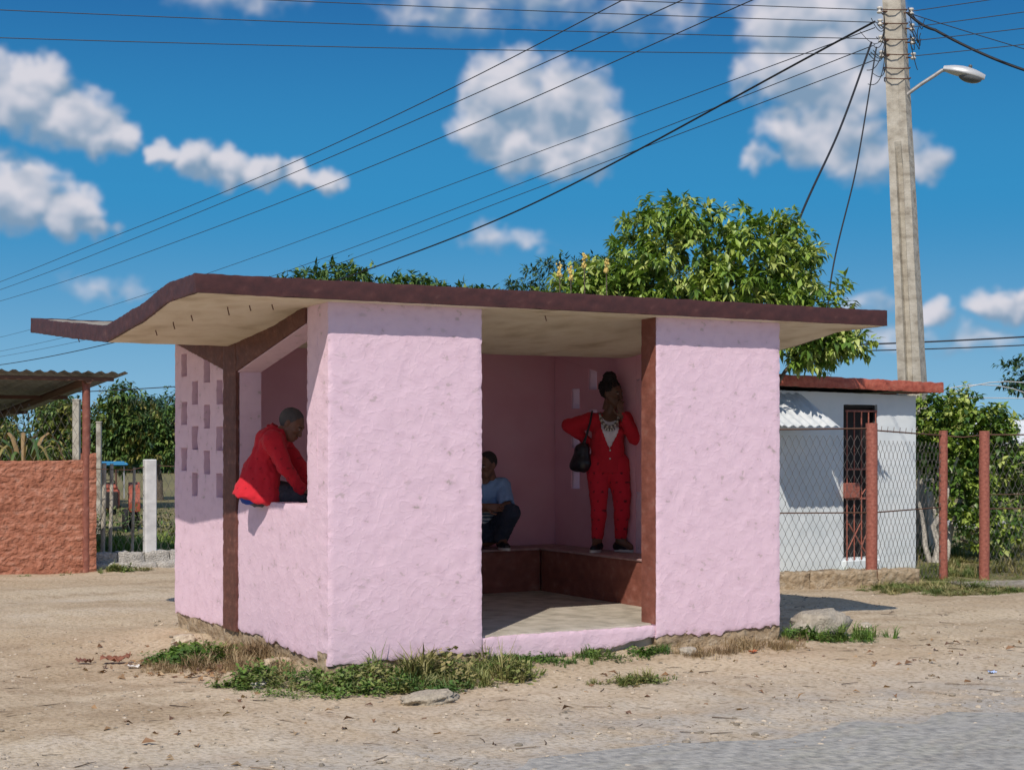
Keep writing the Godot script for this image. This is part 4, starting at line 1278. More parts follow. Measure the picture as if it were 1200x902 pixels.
func make_pole() -> void:
	var base := Vector3(5.97, 0, -23.0)
	var head := Vector3(5.50, 9.6, -23.0)
	var axis_ := (head - base)
	var po := thing("utility_pole", "leaning grey concrete utility pole behind the white hut", "pole", base)
	var sh := Shape.new()
	# grooved section, tapering
	var prof := [[-.5, -.5], [-.17, -.5], [-.13, -.18], [.13, -.18], [.17, -.5], [.5, -.5], [.5, .5], [.17, .5], [.13, .18], [-.13, .18], [-.17, .5], [-.5, .5]]
	var rows := []
	var turn := Basis(Vector3.UP, -.55)
	for k in 33:
		var u := k / 32.0
		var row := []
		var w := lerpf(.37, .25, u)
		for i in prof.size():
			var q: Array = prof[i]
			var gx: float = q[0]
			var gz: float = q[1]
			if u > .62 and absf(gx) < .2: gz = .5 * sign(gz)
			var p := base.lerp(head, u) - base + turn * Vector3(gx * w, 0, gz * w * .86)
			p += Vector3(bumps.get_noise_2d(u * 14.0, i), 0, bumps.get_noise_2d(u * 14.0, i + 30)) * .008
			row.append(p)
		rows.append(row)
	for k in 32:
		for i in prof.size():
			var j := (i + 1) % prof.size()
			var mid: Vector3 = base.lerp(head, (k + .5) / 32.0) - base
			sh.face([rows[k][i], rows[k][j], rows[k + 1][j], rows[k + 1][i]], mid)
	obj("shaft", sh, M.pole, po)
	# insulators on steel pins, left and right
	var on := func(y: float) -> Vector3: return axis_ * (y / 9.6)
	for q in [[7.92, -1], [7.74, -1], [7.50, -1], [7.28, -1], [7.90, 1], [7.67, 1], [7.47, 1], [7.25, 1]]:
		var at: Vector3 = on.call(q[0]) + Vector3(q[1] * .17, 0, .06)
		var s := Shape.new()
		s.tube(PackedVector3Array([at - Vector3(q[1] * .06, .02, 0), at + Vector3(q[1] * .05, -.02, 0)]), [.012], 6)
		var br := obj("bracket", s, M.rust_wire, po)
		s = Shape.new()
		s.lathe(at + Vector3(q[1] * .06, -.045, .0), [[.0, 0], [.035, .0], [.042, .02], [.022, .035], [.022, .055], [.042, .07], [.035, .09], [0, .092]], 12)
		obj("insulator", s, M.porcelain, br)
	for k in 6:
		var s := Shape.new()
		var y: float = [7.95, 7.75, 7.52, 7.3, 7.1, 6.95][k]
		for i in 14:
			var a := TAU * i / 14.0
			var b := TAU * (i + 1) / 14.0
			var r := .19
			s.tube(PackedVector3Array([on.call(y) + Vector3(cos(a) * r, -.06 * absf(sin(a)), sin(a) * r), on.call(y) + Vector3(cos(b) * r, -.06 * absf(sin(b)), sin(b) * r)]), [.009], 5)
		obj("strap", s, M.rust_wire, po)
	# loose tails of wire round the head
	for k in 18:
		var s := Shape.new()
		var sd := -1.0 if k < 11 else 1.0
		var p: Vector3 = on.call(7.15 + .8 * rng.randf()) + Vector3(sd * .18, 0, .1)
		var pts := PackedVector3Array()
		var dir := Vector3(sd * rng.randf_range(.05, .34), rng.randf_range(-.45, .08), rng.randf_range(-.1, .15))
		var curl := rng.randf_range(2.0, 6.0)
		for i in 12:
			var u := i / 11.0
			pts.append(p + dir * u + Vector3(.05 * sin(u * curl), -.12 * sin(u * PI) + .05 * cos(u * curl * 1.3), 0))
		s.tube(pts, [.006], 4)
		obj("wire_tail", s, M.cable, po)
	# street lamp clamped to the pole
	var lp := thing("street_lamp", "pale cobra-head street lamp on a rusty arm on the pole", "street lamp", base)
	sh = Shape.new()
	var a0: Vector3 = on.call(6.70) + Vector3(.13, 0, .08)
	sh.tube(PackedVector3Array([a0 + Vector3(-.05, -.03, 0), a0 + Vector3(.16, .12, .06), a0 + Vector3(.36, .245, .12), a0 + Vector3(.44, .30, .15), a0 + Vector3(.52, .315, .17)]), [.028], 9)
	obj("arm", sh, M.zinc, lp)
	var hd := Shape.new()
	var tilt := Basis(Vector3.UP, -.25) * Basis(Vector3.BACK, -.28)
	var c0 := a0 + Vector3(.46, .32, .15)
	var prev := []
	for k in 13:
		var u := k / 12.0
		var ww := .055 + .085 * pow(sin(clampf(u * 1.15 - .05, 0, 1) * PI), .7) + (.0 if u < .93 else -.04)
		var hh := .045 + .06 * pow(sin(clampf(u, 0.02, .98) * PI), .8)
		var row := []
		for i in 14:
			var a := TAU * i / 14.0
			row.append(hd.vert(c0 + tilt * Vector3(u * .60, sin(a) * hh * (1.0 if sin(a) > 0 else .45), cos(a) * ww)))
		if prev:
			for i in 14: hd.quad(prev[i], row[i], row[(i + 1) % 14], prev[(i + 1) % 14])
		else:
			var cap := []
			for i in 14: cap.append(hd.v[row[i]])
			hd.face(cap, c0 + tilt * Vector3(.2, 0, 0))
		prev = row
	var cap2 := []
	for i in 14: cap2.append(hd.v[prev[i]])
	hd.face(cap2, c0)
	var head_ := obj("lamp_head", hd, M.lamp_metal, lp)
	hd = Shape.new()
	hd.ball(c0 + tilt * Vector3(.40, -.035, 0), Vector3(.17, .075, .115), 8, 14, tilt)
	obj("lens", hd, M.glass_dark, head_)
	hd = Shape.new()
	hd.lathe(c0 + tilt * Vector3(.36, .10, 0), [[0, .0], [.028, 0], [.028, .035], [.018, .045], [0, .045]], 10, tilt)
	obj("photocell", hd, M.glass_dark, head_)

func make_wires() -> void:
	var P := func(y: float, side: float) -> Vector3: return Vector3(5.97, 0, -23.0) + Vector3(-.47, 9.6, 0) * (y / 9.6) + Vector3(side * .22, 0, .06)
	# four conductors to the left, nearly level
	var left := [[7.92, 8.18, "topmost"], [7.74, 7.98, "second"], [7.50, 7.62, "third"], [7.28, 7.05, "lowest"]]
	var names := ["topmost level wire running left from the pole head", "second level wire from the top, running left from the pole", "third level wire from the top, crossing the whole sky", "lowest of the four level wires running left from the pole"]
	for k in 4:
		wire([P.call(left[k][0], -1.0), Vector3(-28.0, left[k][1] + .55, -18.6)], .22 + .03 * k, .0065, M.thin_cable, names[k], "wire", "level wires across the sky")
	names = ["highest wire leaving the pole to the right", "second wire leaving the pole to the right", "third wire leaving the pole to the right", "lowest wire leaving the pole to the right"]
	for k in 4:
		var y: float = [7.90, 7.67, 7.47, 7.25][k]
		wire([P.call(y, 1.0), Vector3(16.0, y + [.65, .55, .35, .30][k], -17.5)], .12, .0065, M.thin_cable, names[k], "wire", "wires right of the pole")
	# the heavy service cable going down to the right
	wire([P.call(7.88, .8), Vector3(6.15, 7.62, -22.9), Vector3(7.4, 6.95, -22.6), Vector3(14.0, 4.6, -20.5)], .04, .022, M.cable, "thick black cable sloping down to the right of the pole", "cable")
	wire([P.call(7.88, .8), Vector3(15.5, 5.9, -24.5)], .15, .007, M.thin_cable, "thin wire sloping gently down right of the pole", "wire", "wires right of the pole")
	# wires from the pole away to the far left
	var K := func(k: float, h: float) -> Vector3: return Vector3(5.3, h, -23.0) + BACK * k
	wire([K.call(0.0, 7.68), K.call(10.6, 7.33), K.call(25.0, 6.85), K.call(57.9, 6.4), K.call(75.0, 6.6)], -1.0, .0075, M.thin_cable, "highest thin wire from the pole sloping to the far left", "wire", "thin wires sloping left")
	wire([K.call(0.0, 7.43), K.call(10.6, 6.82), K.call(19.9, 6.34), K.call(57.9, 5.75), K.call(75.0, 6.0)], -1.0, .0075, M.thin_cable, "middle thin wire from the pole sloping to the far left", "wire", "thin wires sloping left")
	wire([K.call(0.0, 7.21), K.call(10.6, 6.60), K.call(18.1, 6.15), K.call(57.9, 5.5), K.call(75.0, 5.8)], -1.0, .0075, M.thin_cable, "lowest thin wire from the pole sloping to the far left", "wire", "thin wires sloping left")
	wire([K.call(0.0, 7.77), K.call(10.6, 6.28), K.call(17.6, 5.78), K.call(38.0, 5.19), K.call(57.9, 5.12), K.call(75.0, 5.5)], -1.0, .017, M.cable, "thick black cable sloping from the pole down to the left", "cable")
	# wires that pass over the road, parallel to the shelter's side
	var over := [[1.345, 2.68, 6.86, 26.5, 6.55, "upper one of the steep wires crossing above the left cloud"], [2.07, 4.13, 6.88, 26.66, 6.57, "middle one of the steep wires crossing above the left cloud"], [2.92, 5.82, 6.76, 25.3, 6.43, "lower one of the steep wires crossing above the shelter roof"]]
	for q in over:
		var a := Vector3(q[0], 0, -19.1)
		wire([a - BACK * 24.0 + Vector3(0, 7.6, 0), a + Vector3(0, 7.0, 0), a + BACK * q[1] + Vector3(0, q[2], 0), a + BACK * q[3] + Vector3(0, q[4], 0), a + BACK * 62.0 + Vector3(0, 6.75, 0)], -1.0, .0075, M.thin_cable, q[5], "wire", "wires passing over the road")
	# two drops to the hut and the tree
	wire([P.call(7.45, -1.0) - Vector3(.15, 0, 0), Vector3(4.48, 5.92, -21.5), Vector3(3.62, 4.46, -19.8), Vector3(3.38, 4.0, -19.3)], -1.0, .016, M.cable, "thick black cable dropping from the pole into the tree", "cable", "drop cables")
	wire([P.call(7.38, -1.0) - Vector3(.08, 0, 0), Vector3(4.78, 5.5, -21.8), Vector3(4.07, 3.35, -20.3), Vector3(3.98, 2.55, -20.0)], -1.0, .011, M.cable, "thin black cable dropping from the pole behind the roof tip", "cable", "drop cables")
	wire([Vector3(8.0, 4.05, -40), Vector3(20.0, 4.9, -42)], .1, .022, M.thin_cable, "upper of two far wires right of the pole, low in the sky", "wire", "far wires at right")
	wire([Vector3(8.0, 3.9, -40), Vector3(20.0, 4.6, -42)], .1, .016, M.thin_cable, "lower of two far wires right of the pole, low in the sky", "wire", "far wires at right")

# ---------------------------------------------------------------- people: fields of tapered capsules, meshed as surface nets
class Field:
	var lo: Vector3
	var cell: float
	var nx: int
	var ny: int
	var nz: int
	var d := PackedFloat32Array()
	func _init(a: Vector3, b: Vector3, size: float) -> void:
		lo = a; cell = size
		nx = int((b.x - a.x) / size) + 2; ny = int((b.y - a.y) / size) + 2; nz = int((b.z - a.z) / size) + 2
		d.resize(nx * ny * nz); d.fill(0.5)
	func _range(a: Vector3, b: Vector3) -> Array:
		var p := (a - lo) / cell
		var q := (b - lo) / cell
		return [maxi(0, int(p.x)), maxi(0, int(p.y)), maxi(0, int(p.z)), mini(nx - 1, int(q.x) + 1), mini(ny - 1, int(q.y) + 1), mini(nz - 1, int(q.z) + 1)]
	func bone(a: Vector3, ra: float, b: Vector3, rb: float, k := .03, flat := Vector3.ZERO) -> void:   # flat: a direction in which the limb is squeezed
		var m := Vector3.ONE * (maxf(ra, rb) + k + cell * 2.5)
		var r := _range(a.min(b) - m, a.max(b) + m)
		var ab := b - a
		var l2 := maxf(ab.length_squared(), 1e-9)
		var fl := flat.length()
		var fn := flat / fl if fl > 0.0 else Vector3.ZERO
		for i in range(r[0], r[3] + 1):
			for j in range(r[1], r[4] + 1):
				var at := (i * ny + j) * nz
				for w in range(r[2], r[5] + 1):
					var p := lo + Vector3(i, j, w) * cell
					var h := clampf((p - a).dot(ab) / l2, 0.0, 1.0)
					var off := p - a - ab * h
					if fl > 0.0: off += fn * off.dot(fn) * fl
					var x := off.length() - lerpf(ra, rb, h)
					var y := d[at + w]
					var e := maxf(k - absf(x - y), 0.0) / k
					d[at + w] = minf(x, y) - e * e * k * .25
	func blob(c: Vector3, rad: Vector3, turn := Basis(), k := .02, cut := false) -> void:
		var m := Vector3.ONE * (maxf(rad.x, maxf(rad.y, rad.z)) + k + cell * 2.5)
		var r := _range(c - m, c + m)
		var inv := turn.transposed()
		var least := minf(rad.x, minf(rad.y, rad.z))
		for i in range(r[0], r[3] + 1):
			for j in range(r[1], r[4] + 1):
				var at := (i * ny + j) * nz
				for w in range(r[2], r[5] + 1):
					var q := inv * (lo + Vector3(i, j, w) * cell - c)
					var s := (q / rad).length()
					var x := (s - 1.0) * (least if s < 1.0 else q.length() / maxf(s, 1e-6))
					var y := d[at + w]
					if cut:
						x = -x
						var e := maxf(k - absf(x - y), 0.0) / k
						d[at + w] = maxf(x, y) + e * e * k * .25
					else:
						var e := maxf(k - absf(x - y), 0.0) / k
						d[at + w] = minf(x, y) - e * e * k * .25
	func keep(n: Vector3, at: Vector3, wob := 0.0) -> void:      # keeps what lies on the side of a plane that n points away from
		for i in nx:
			for j in ny:
				var row := (i * ny + j) * nz
				for w in nz:
					if d[row + w] > .05: continue
					var p := lo + Vector3(i, j, w) * cell
					var x := (p - at).dot(n) + (wob * sin(p.x * 41.0) * cos(p.z * 37.0) if wob > 0.0 else 0.0)
					if x > d[row + w]: d[row + w] = x
	func wrinkle(nz_: FastNoiseLite, amount: float, scale: Vector3) -> void:
		for i in nx:
			for j in ny:
				var row := (i * ny + j) * nz
				for w in nz:
					var y := d[row + w]
					if y > .04 or y < -.04: continue
					d[row + w] = y + amount * nz_.get_noise_3dv((lo + Vector3(i, j, w) * cell) * scale)
	func into(sh: Shape, paint: Callable) -> void:
		var ids := PackedInt32Array()
		ids.resize(nx * ny * nz)
		ids.fill(-1)
		var sx := ny * nz
		var steps := [0, 1, nz, nz + 1, sx, sx + 1, sx + nz, sx + nz + 1]
		var at := [Vector3(0, 0, 0), Vector3(0, 0, 1), Vector3(0, 1, 0), Vector3(0, 1, 1), Vector3(1, 0, 0), Vector3(1, 0, 1), Vector3(1, 1, 0), Vector3(1, 1, 1)]
		var edges := [[0, 1], [2, 3], [4, 5], [6, 7], [0, 2], [1, 3], [4, 6], [5, 7], [0, 4], [1, 5], [2, 6], [3, 7]]
		for i in nx - 1:
			for j in ny - 1:
				var base := (i * ny + j) * nz
				for w in nz - 1:
					var o := base + w
					if d[o] > cell * 3.0: continue
					var neg := 0
					for s in steps:
						if d[o + s] < 0.0: neg += 1
					if neg == 0 or neg == 8: continue
					var sum := Vector3.ZERO
					var n := 0
					for e in edges:
						var a: float = d[o + steps[e[0]]]
						var b: float = d[o + steps[e[1]]]
						if (a < 0.0) != (b < 0.0):
							sum += (at[e[0]] as Vector3).lerp(at[e[1]], a / (a - b)); n += 1
					var p := lo + (Vector3(i, j, w) + sum / n) * cell
					ids[o] = sh.vert(p, paint.call(p))
		for i in range(1, nx - 1):
			for j in range(1, ny - 1):
				var base := (i * ny + j) * nz
				for w in range(1, nz - 1):
					var o := base + w
					var here := d[o] < 0.0
					if (d[o + sx] < 0.0) != here: _q(sh, ids[o - nz - 1], ids[o - 1], ids[o], ids[o - nz], here)
					if (d[o + nz] < 0.0) != here: _q(sh, ids[o - sx - 1], ids[o - sx], ids[o], ids[o - 1], here)
					if (d[o + 1] < 0.0) != here: _q(sh, ids[o - sx - nz], ids[o - nz], ids[o], ids[o - sx], here)
	func _q(sh: Shape, a: int, b: int, c: int, e: int, here: bool) -> void:
		if a < 0 or b < 0 or c < 0 or e < 0: return
		if here: sh.quad(a, b, c, e)
		else: sh.quad(e, c, b, a)

# a head looking along -z of its own axes: skull, jaw, nose, lips, ears; size 1 is 0.235 m from chin to crown
func head_shape(sh: Shape, at: Vector3, turn: Basis, size: float, skin: Color, woman: bool) -> void:
	var f := Field.new(Vector3(-.11, -.15, -.14), Vector3(.11, .14, .13), .0042)
	f.blob(Vector3(0, .035, .018), Vector3(.074, .088, .094), Basis(), .02)
	f.blob(Vector3(0, -.01, -.03), Vector3(.062, .085, .058), Basis(), .03)
	f.blob(Vector3(0, -.075, -.045), Vector3(.040, .038, .042), Basis(), .035)
	f.bone(Vector3(-.05, -.045, -.005), .022, Vector3(-.018, -.088, -.06), .018, .03)
	f.bone(Vector3(.05, -.045, -.005), .022, Vector3(.018, -.088, -.06), .018, .03)
	f.bone(Vector3(-.032, .032, -.076), .013, Vector3(.032, .032, -.076), .013, .02)
	for s in [-1.0, 1.0]:
		f.blob(Vector3(s * .031, .008, -.090), Vector3(.017, .011, .014), Basis(), .012, true)
		f.blob(Vector3(s * .043, -.018, -.066), Vector3(.02, .016, .018), Basis(), .02)
		f.blob(Vector3(s * .0755, -.002, .012), Vector3(.009, .031, .018), Basis(Vector3.UP, s * .35), .01)
		f.blob(Vector3(s * .031, .008, -.0805), Vector3(.0125, .0105, .0115), Basis(), .003)
		f.blob(Vector3(s * .012, -.033, -.098), Vector3(.010, .009, .011), Basis(), .008)
	f.bone(Vector3(0, .012, -.086), .009, Vector3(0, -.028, -.106), .0135, .012)
	f.blob(Vector3(0, -.0555, -.091), Vector3(.025, .0085, .012), Basis(), .007)
	f.blob(Vector3(0, -.0685, -.089), Vector3(.021, .0085, .012), Basis(), .007)
	f.bone(Vector3(0, -.06, .02), .048, Vector3(0, -.15, .035), .05, .02)
	var raw := Shape.new()
	f.into(raw, func(p: Vector3) -> Color:
		if p.z < -.083 and absf(p.y + .062) < .0125 and absf(p.x) < .024: return Color(skin.r * .95, skin.g * .62, skin.b * .62)
		for s in [-1.0, 1.0]:
			var e := p - Vector3(s * .031, .008, -.09)
			if Vector2(e.x, e.y).length() < .0045 and p.z < -.078: return Color(.01, .008, .007)
			if absf(e.x) < .0105 and absf(e.y) < .0048 and p.z < -.078: return Color(.42, .38, .35)
			if absf(e.x) < .019 and absf(p.y - .0275 + absf(e.x) * .2) < .0042 and p.z < -.07: return Color(.012, .009, .008)
		return skin)
	var base := sh.v.size()
	for i in raw.v.size(): sh.vert(at + turn * (raw.v[i] * size), raw.c[i])
	for k in raw.ix: sh.ix.append(base + k)

# a hand: palm and five bent fingers. out = wrist to knuckles, face = where the palm looks, thumb_side = +1 or -1
func hand_shape(sh: Shape, wrist: Vector3, out: Vector3, palm: Vector3, thumb: float, curl: float, skin: Color) -> void:
	var y := out.normalized()
	var z := (palm - y * palm.dot(y)).normalized()
	var x := y.cross(z) * thumb
	var to := func(a: float, b: float, c: float) -> Vector3: return wrist + x * a + y * b + z * c
	var f := Field.new(wrist - Vector3.ONE * .19, wrist + Vector3.ONE * .19, .0045)
	f.bone(to.call(0, -.03, 0), .025, to.call(0, .02, 0), .024, .015)
	for k in 4:
		var o: float = [.027, .009, -.009, -.026][k]
		var l: float = [.9, 1.0, .94, .76][k]
		f.bone(to.call(o * .6, .012, 0), .016, to.call(o, .082 if k < 3 else .074, 0), .0115, .014)
		var dir := y
		var p: Vector3 = to.call(o * 1.1, .085 if k < 3 else .077, 0)
		for j in 3:
			dir = dir.rotated(x * thumb, -curl * (.6 + .35 * j) * (1.0 if thumb > 0 else 1.0)) if true else dir
			var q: Vector3 = p + dir * ([.040, .026, .022][j] * l)
			f.bone(p, .0095 - j * .0009, q, .0088 - j * .0009, .003)
			p = q
	var t0: Vector3 = to.call(.024, .018, .004)
	var t1: Vector3 = to.call(.050, .045, .016)
	var t2: Vector3 = to.call(.058, .078, .024)
	f.bone(t0, .014, t1, .0115, .01); f.bone(t1, .011, t2, .0095, .003)
	f.bone(t2, .0095, to.call(.054, .100, .030), .0082, .003)
	f.into(sh, func(_p): return skin)

func shoe(parent: Node, heel: Vector3, toe: Vector3, ankle: Vector3) -> void:
	var dir := (toe - heel).normalized()
	var f := Field.new(heel.min(toe).min(ankle) - Vector3.ONE * .1, heel.max(toe).max(ankle) + Vector3.ONE * .1, .008)
	var up := Vector3.UP
	f.bone(heel + up * .045, .036, heel.lerp(toe, .45) + up * .042, .041, .02)
	f.bone(heel.lerp(toe, .45) + up * .040, .041, toe - dir * .035 + up * .032, .033, .02)
	f.bone(heel + dir * .02 + up * .06, .038, ankle, .042, .03)
	f.keep(Vector3.DOWN, heel + up * .016)
	f.keep((ankle - heel - dir * .03).normalized(), ankle + up * .01)
	var sh := Shape.new()
	f.into(sh, func(_p): return Color.WHITE)
	var o := obj("shoe", sh, M.leather, parent)
	sh = Shape.new()
	var side := dir.cross(up)
	var rows := []
	for k in 2:
		var row := []
		for i in 20:
			var a := TAU * i / 20.0
			var l := heel.distance_to(toe) * .5
			row.append(sh.vert(heel.lerp(toe, .47) + dir * cos(a) * (l + .018) + side * sin(a) * (.042 + .006 * cos(a)) + up * (.0 if k == 0 else .024)))
		rows.append(row)
	for i in 20: sh.quad(rows[0][i], rows[0][(i + 1) % 20], rows[1][(i + 1) % 20], rows[1][i])
	var bot := []
	var tp := []
	for i in 20:
		bot.append(sh.v[rows[0][i]]); tp.append(sh.v[rows[1][i]])
	var mid := heel.lerp(toe, .5) + up * .012
	sh.face(bot, mid); sh.face(tp, mid)
	obj("sole", sh, M.sole, o)

func make_woman() -> void:
	var o := thing("person", "person in red standing on the bench, hand at the chin", "person", Vector3(.876, .647, -14.43))
	var nz := FastNoiseLite.new()
	nz.seed = 9; nz.frequency = 1.0
	var skin := Color(.135, .068, .042)
	var red := Color(.55, .012, .03)
	# joints: x to the right of the picture, z towards the camera
	var r_sh := Vector3(-.165, 1.195, .0); var l_sh := Vector3(.165, 1.20, .02)
	var r_el := Vector3(-.355, 1.155, -.05); var l_el := Vector3(.245, 1.045, .10)
	var r_wr := Vector3(-.165, 1.0, -.06); var l_wr := Vector3(.125, 1.235, .155)
	var r_hip := Vector3(-.09, .80, .0); var l_hip := Vector3(.085, .80, .0)
	var r_kn := Vector3(-.085, .455, .045); var l_kn := Vector3(.125, .455, .05)
	var r_an := Vector3(-.095, .10, -.01); var l_an := Vector3(.118, .10, .0)
	var neck := Vector3(.005, 1.235, .0); var chin := Vector3(.045, 1.35, .02)
	var f := Field.new(Vector3(-.46, 0, -.22), Vector3(.38, 1.5, .26), .012)
	f.bone(Vector3(0, 1.12, .0), .125, Vector3(0, .98, .015), .115, .05, Vector3(0, 0, .35))
	f.bone(Vector3(0, .98, .015), .115, Vector3(0, .82, .0), .135, .05, Vector3(0, 0, .25))
	f.bone(r_sh, .062, l_sh, .062, .05); f.bone(neck, .055, chin, .05, .03)
	for q in [[r_sh, .058, r_el, .042], [r_el, .041, r_wr, .03], [l_sh, .058, l_el, .043], [l_el, .042, l_wr, .03], [r_hip, .105, r_kn, .064], [r_kn, .062, r_an, .042], [l_hip, .105, l_kn, .064], [l_kn, .062, l_an, .042]]:
		f.bone(q[0], q[1], q[2], q[3], .03)
	f.bone(r_an, .04, r_an + Vector3(-.03, -.055, .09), .03); f.bone(l_an, .04, l_an + Vector3(.09, -.055, .06), .03)
	var sh := Shape.new()
	sh.tinted = true
	f.into(sh, func(_p): return skin)
	var face := Basis.looking_at(Vector3(.80, -.10, .60), Vector3.UP)
	head_shape(sh, Vector3(.04, 1.445, .02), face, 1.0, skin, true)
	hand_shape(sh, l_wr, Vector3(-.25, .9, .1), Vector3(-.5, .1, -.6), 1.0, .45, skin)
	hand_shape(sh, r_wr, Vector3(.65, -.6, .35), Vector3(.4, .3, -.6), 1.0, .35, skin)
	obj("body", sh, M.skin, o)
	# red trousers with small dark dots
	f = Field.new(Vector3(-.3, .06, -.2), Vector3(.3, .98, .24), .011)
	for q in [[r_hip, .118, r_kn + Vector3(0, .06, 0), .083], [r_kn + Vector3(0, .06, 0), .083, r_kn - Vector3(0, .12, 0), .070], [r_kn - Vector3(0, .12, 0), .070, r_an, .052], [l_hip, .118, l_kn + Vector3(0, .06, 0), .083], [l_kn + Vector3(0, .06, 0), .083, l_kn - Vector3(0, .12, 0), .070], [l_kn - Vector3(0, .12, 0), .070, l_an, .052]]:
		f.bone(q[0], q[1], q[2], q[3], .02)
	f.bone(Vector3(0, .80, 0), .14, Vector3(0, .95, .01), .125, .04, Vector3(0, 0, .2))
	f.wrinkle(nz, .006, Vector3(9, 22, 9))
	f.keep(Vector3.UP, Vector3(0, .93, 0)); f.keep(Vector3.DOWN, Vector3(0, .118, 0), .006)
	sh = Shape.new()
	sh.tinted = true
	f.into(sh, func(p: Vector3) -> Color:
		var g := Vector2(p.x + p.z * .8, p.y) / .085
		g.x += .5 * (int(floor(g.y)) % 2)
		return Color(.11, .006, .012) if (g - g.floor() - Vector2(.5, .5)).length() < .11 else red * 1.08)
	obj("trousers", sh, M.cloth, o)
	# white blouse
	f = Field.new(Vector3(-.22, .88, -.16), Vector3(.22, 1.3, .24), .010)
	f.bone(Vector3(0, 1.11, .012), .138, Vector3(0, .95, .02), .128, .05, Vector3(0, 0, .35))
	f.blob(Vector3(-.062, 1.085, .095), Vector3(.062, .06, .055), Basis(), .04); f.blob(Vector3(.066, 1.085, .10), Vector3(.062, .06, .055), Basis(), .04)
	f.bone(Vector3(-.1, 1.195, .01), .055, Vector3(.1, 1.195, .015), .055, .04)
	f.blob(Vector3(.015, 1.26, .12), Vector3(.075, .075, .12), Basis(), .01, true)
	f.keep(Vector3.UP, Vector3(0, 1.245, 0))
	sh = Shape.new()
	sh.tinted = true
	f.into(sh, func(_p): return Color(.78, .74, .78))
	obj("blouse", sh, M.cloth, o)
	# red cardigan, open in a deep V
	f = Field.new(Vector3(-.46, .68, -.22), Vector3(.38, 1.32, .28), .010)
	f.bone(Vector3(0, 1.12, .0), .147, Vector3(0, .98, .015), .140, .05, Vector3(0, 0, .28))
	f.bone(Vector3(0, .98, .015), .140, Vector3(0, .76, .01), .165, .05, Vector3(0, 0, .25))
	f.blob(Vector3(-.062, 1.085, .09), Vector3(.070, .066, .068), Basis(), .04); f.blob(Vector3(.066, 1.085, .095), Vector3(.070, .066, .068), Basis(), .04)
	f.bone(r_sh, .075, l_sh, .075, .05)
	for q in [[r_sh, .078, r_el, .060], [r_el, .060, r_wr, .042], [l_sh, .078, l_el, .062], [l_el, .062, l_wr, .043]]:
		f.bone(q[0], q[1], q[2], q[3], .025)
	f.wrinkle(nz, .009, Vector3(16, 11, 16))
	f.keep(Vector3.DOWN, Vector3(0, .725, 0), .006)
	for s in 9:                                                   # the V, wide at the collar
		var u := s / 8.0
		f.blob(Vector3(.012 + .008 * u, lerpf(.965, 1.235, u), .155), Vector3(lerpf(.006, .118, pow(u, .8)), .04, .14), Basis(), .004, true)
	f.blob(Vector3(.01, 1.30, .03), Vector3(.075, .07, .085), Basis(), .01, true)
	sh = Shape.new()
	sh.tinted = true
	f.into(sh, func(_p): return red)
	var cd := obj("cardigan", sh, M.cloth, o)
	for k in 2:
		sh = Shape.new()
		sh.ball(Vector3(.012, .93 - k * .075, .168), Vector3(.009, .009, .006), 5, 8)
		obj("button", sh, M.porcelain, cd)
	# beaded necklace
	sh = Shape.new()
	sh.tinted = true
	for k in 26:
		var u := k / 25.0
		var a := PI * u
		var p := Vector3(.012 - cos(a) * .085, 1.255 - sin(a) * .115, .055 + sin(a) * .105)
		sh.ball(p, Vector3.ONE * (.013 if k % 3 else .017), 5, 8, Basis(), Color(.62, .57, .48) if k % 3 else Color(.16, .13, .12))
		if k > 7 and k < 18: sh.ball(p - Vector3(0, .026, -.004), Vector3.ONE * .012, 5, 8, Basis(), Color(.70, .66, .60) if k % 2 else Color(.10, .09, .09))
	obj("necklace", sh, M.tint, o)
	# hair drawn up into a knot
	f = Field.new(Vector3(-.13, -.06, -.13), Vector3(.13, .26, .17), .007)
	f.blob(Vector3(0, .040, .026), Vector3(.082, .097, .101), Basis(), .02)
	f.keep(Vector3(0, -.62, -.78).normalized(), Vector3(0, .068, -.058))
	f.blob(Vector3(.01, .15, .035), Vector3(.062, .052, .06), Basis(), .03)
	f.blob(Vector3(-.02, .06, .11), Vector3(.055, .05, .045), Basis(), .03)
	f.wrinkle(nz, .022, Vector3(55, 55, 55))
	sh = Shape.new()
	var raw := Shape.new()
	f.into(raw, func(_p): return Color.WHITE)
	for i in raw.v.size(): sh.vert(Vector3(.04, 1.445, .02) + face * raw.v[i])
	sh.ix = raw.ix
	obj("hair", sh, plain(L(.010, .008, .008), .75), o)
	shoe(o, Vector3(-.075, .0, -.03), Vector3(-.150, .0, .14), r_an + Vector3(0, .0, .0))
	shoe(o, Vector3(.085, .0, -.03), Vector3(.272, .0, .06), l_an)
	# black handbag on her arm
	var bag := thing("handbag", "black handbag hanging from the standing person's shoulder", "handbag", Vector3(.876, .647, -14.43))
	f = Field.new(Vector3(-.42, .66, -.08), Vector3(-.12, 1.1, .2), .009)
	f.bone(Vector3(-.235, .80, .05), .075, Vector3(-.29, .79, .02), .05, .04); f.bone(Vector3(-.22, .95, .06), .045, Vector3(-.255, .93, .03), .045, .05)
	f.bone(Vector3(-.225, .83, .055), .075, Vector3(-.225, .93, .055), .05, .04)
	f.bone(Vector3(-.29, .80, .02), .055, Vector3(-.25, .94, .04), .035, .04)
	f.wrinkle(nz, .008, Vector3(14, 14, 14))
	sh = Shape.new()
	f.into(sh, func(_p): return Color.WHITE)
	obj("pouch", sh, M.leather, bag)
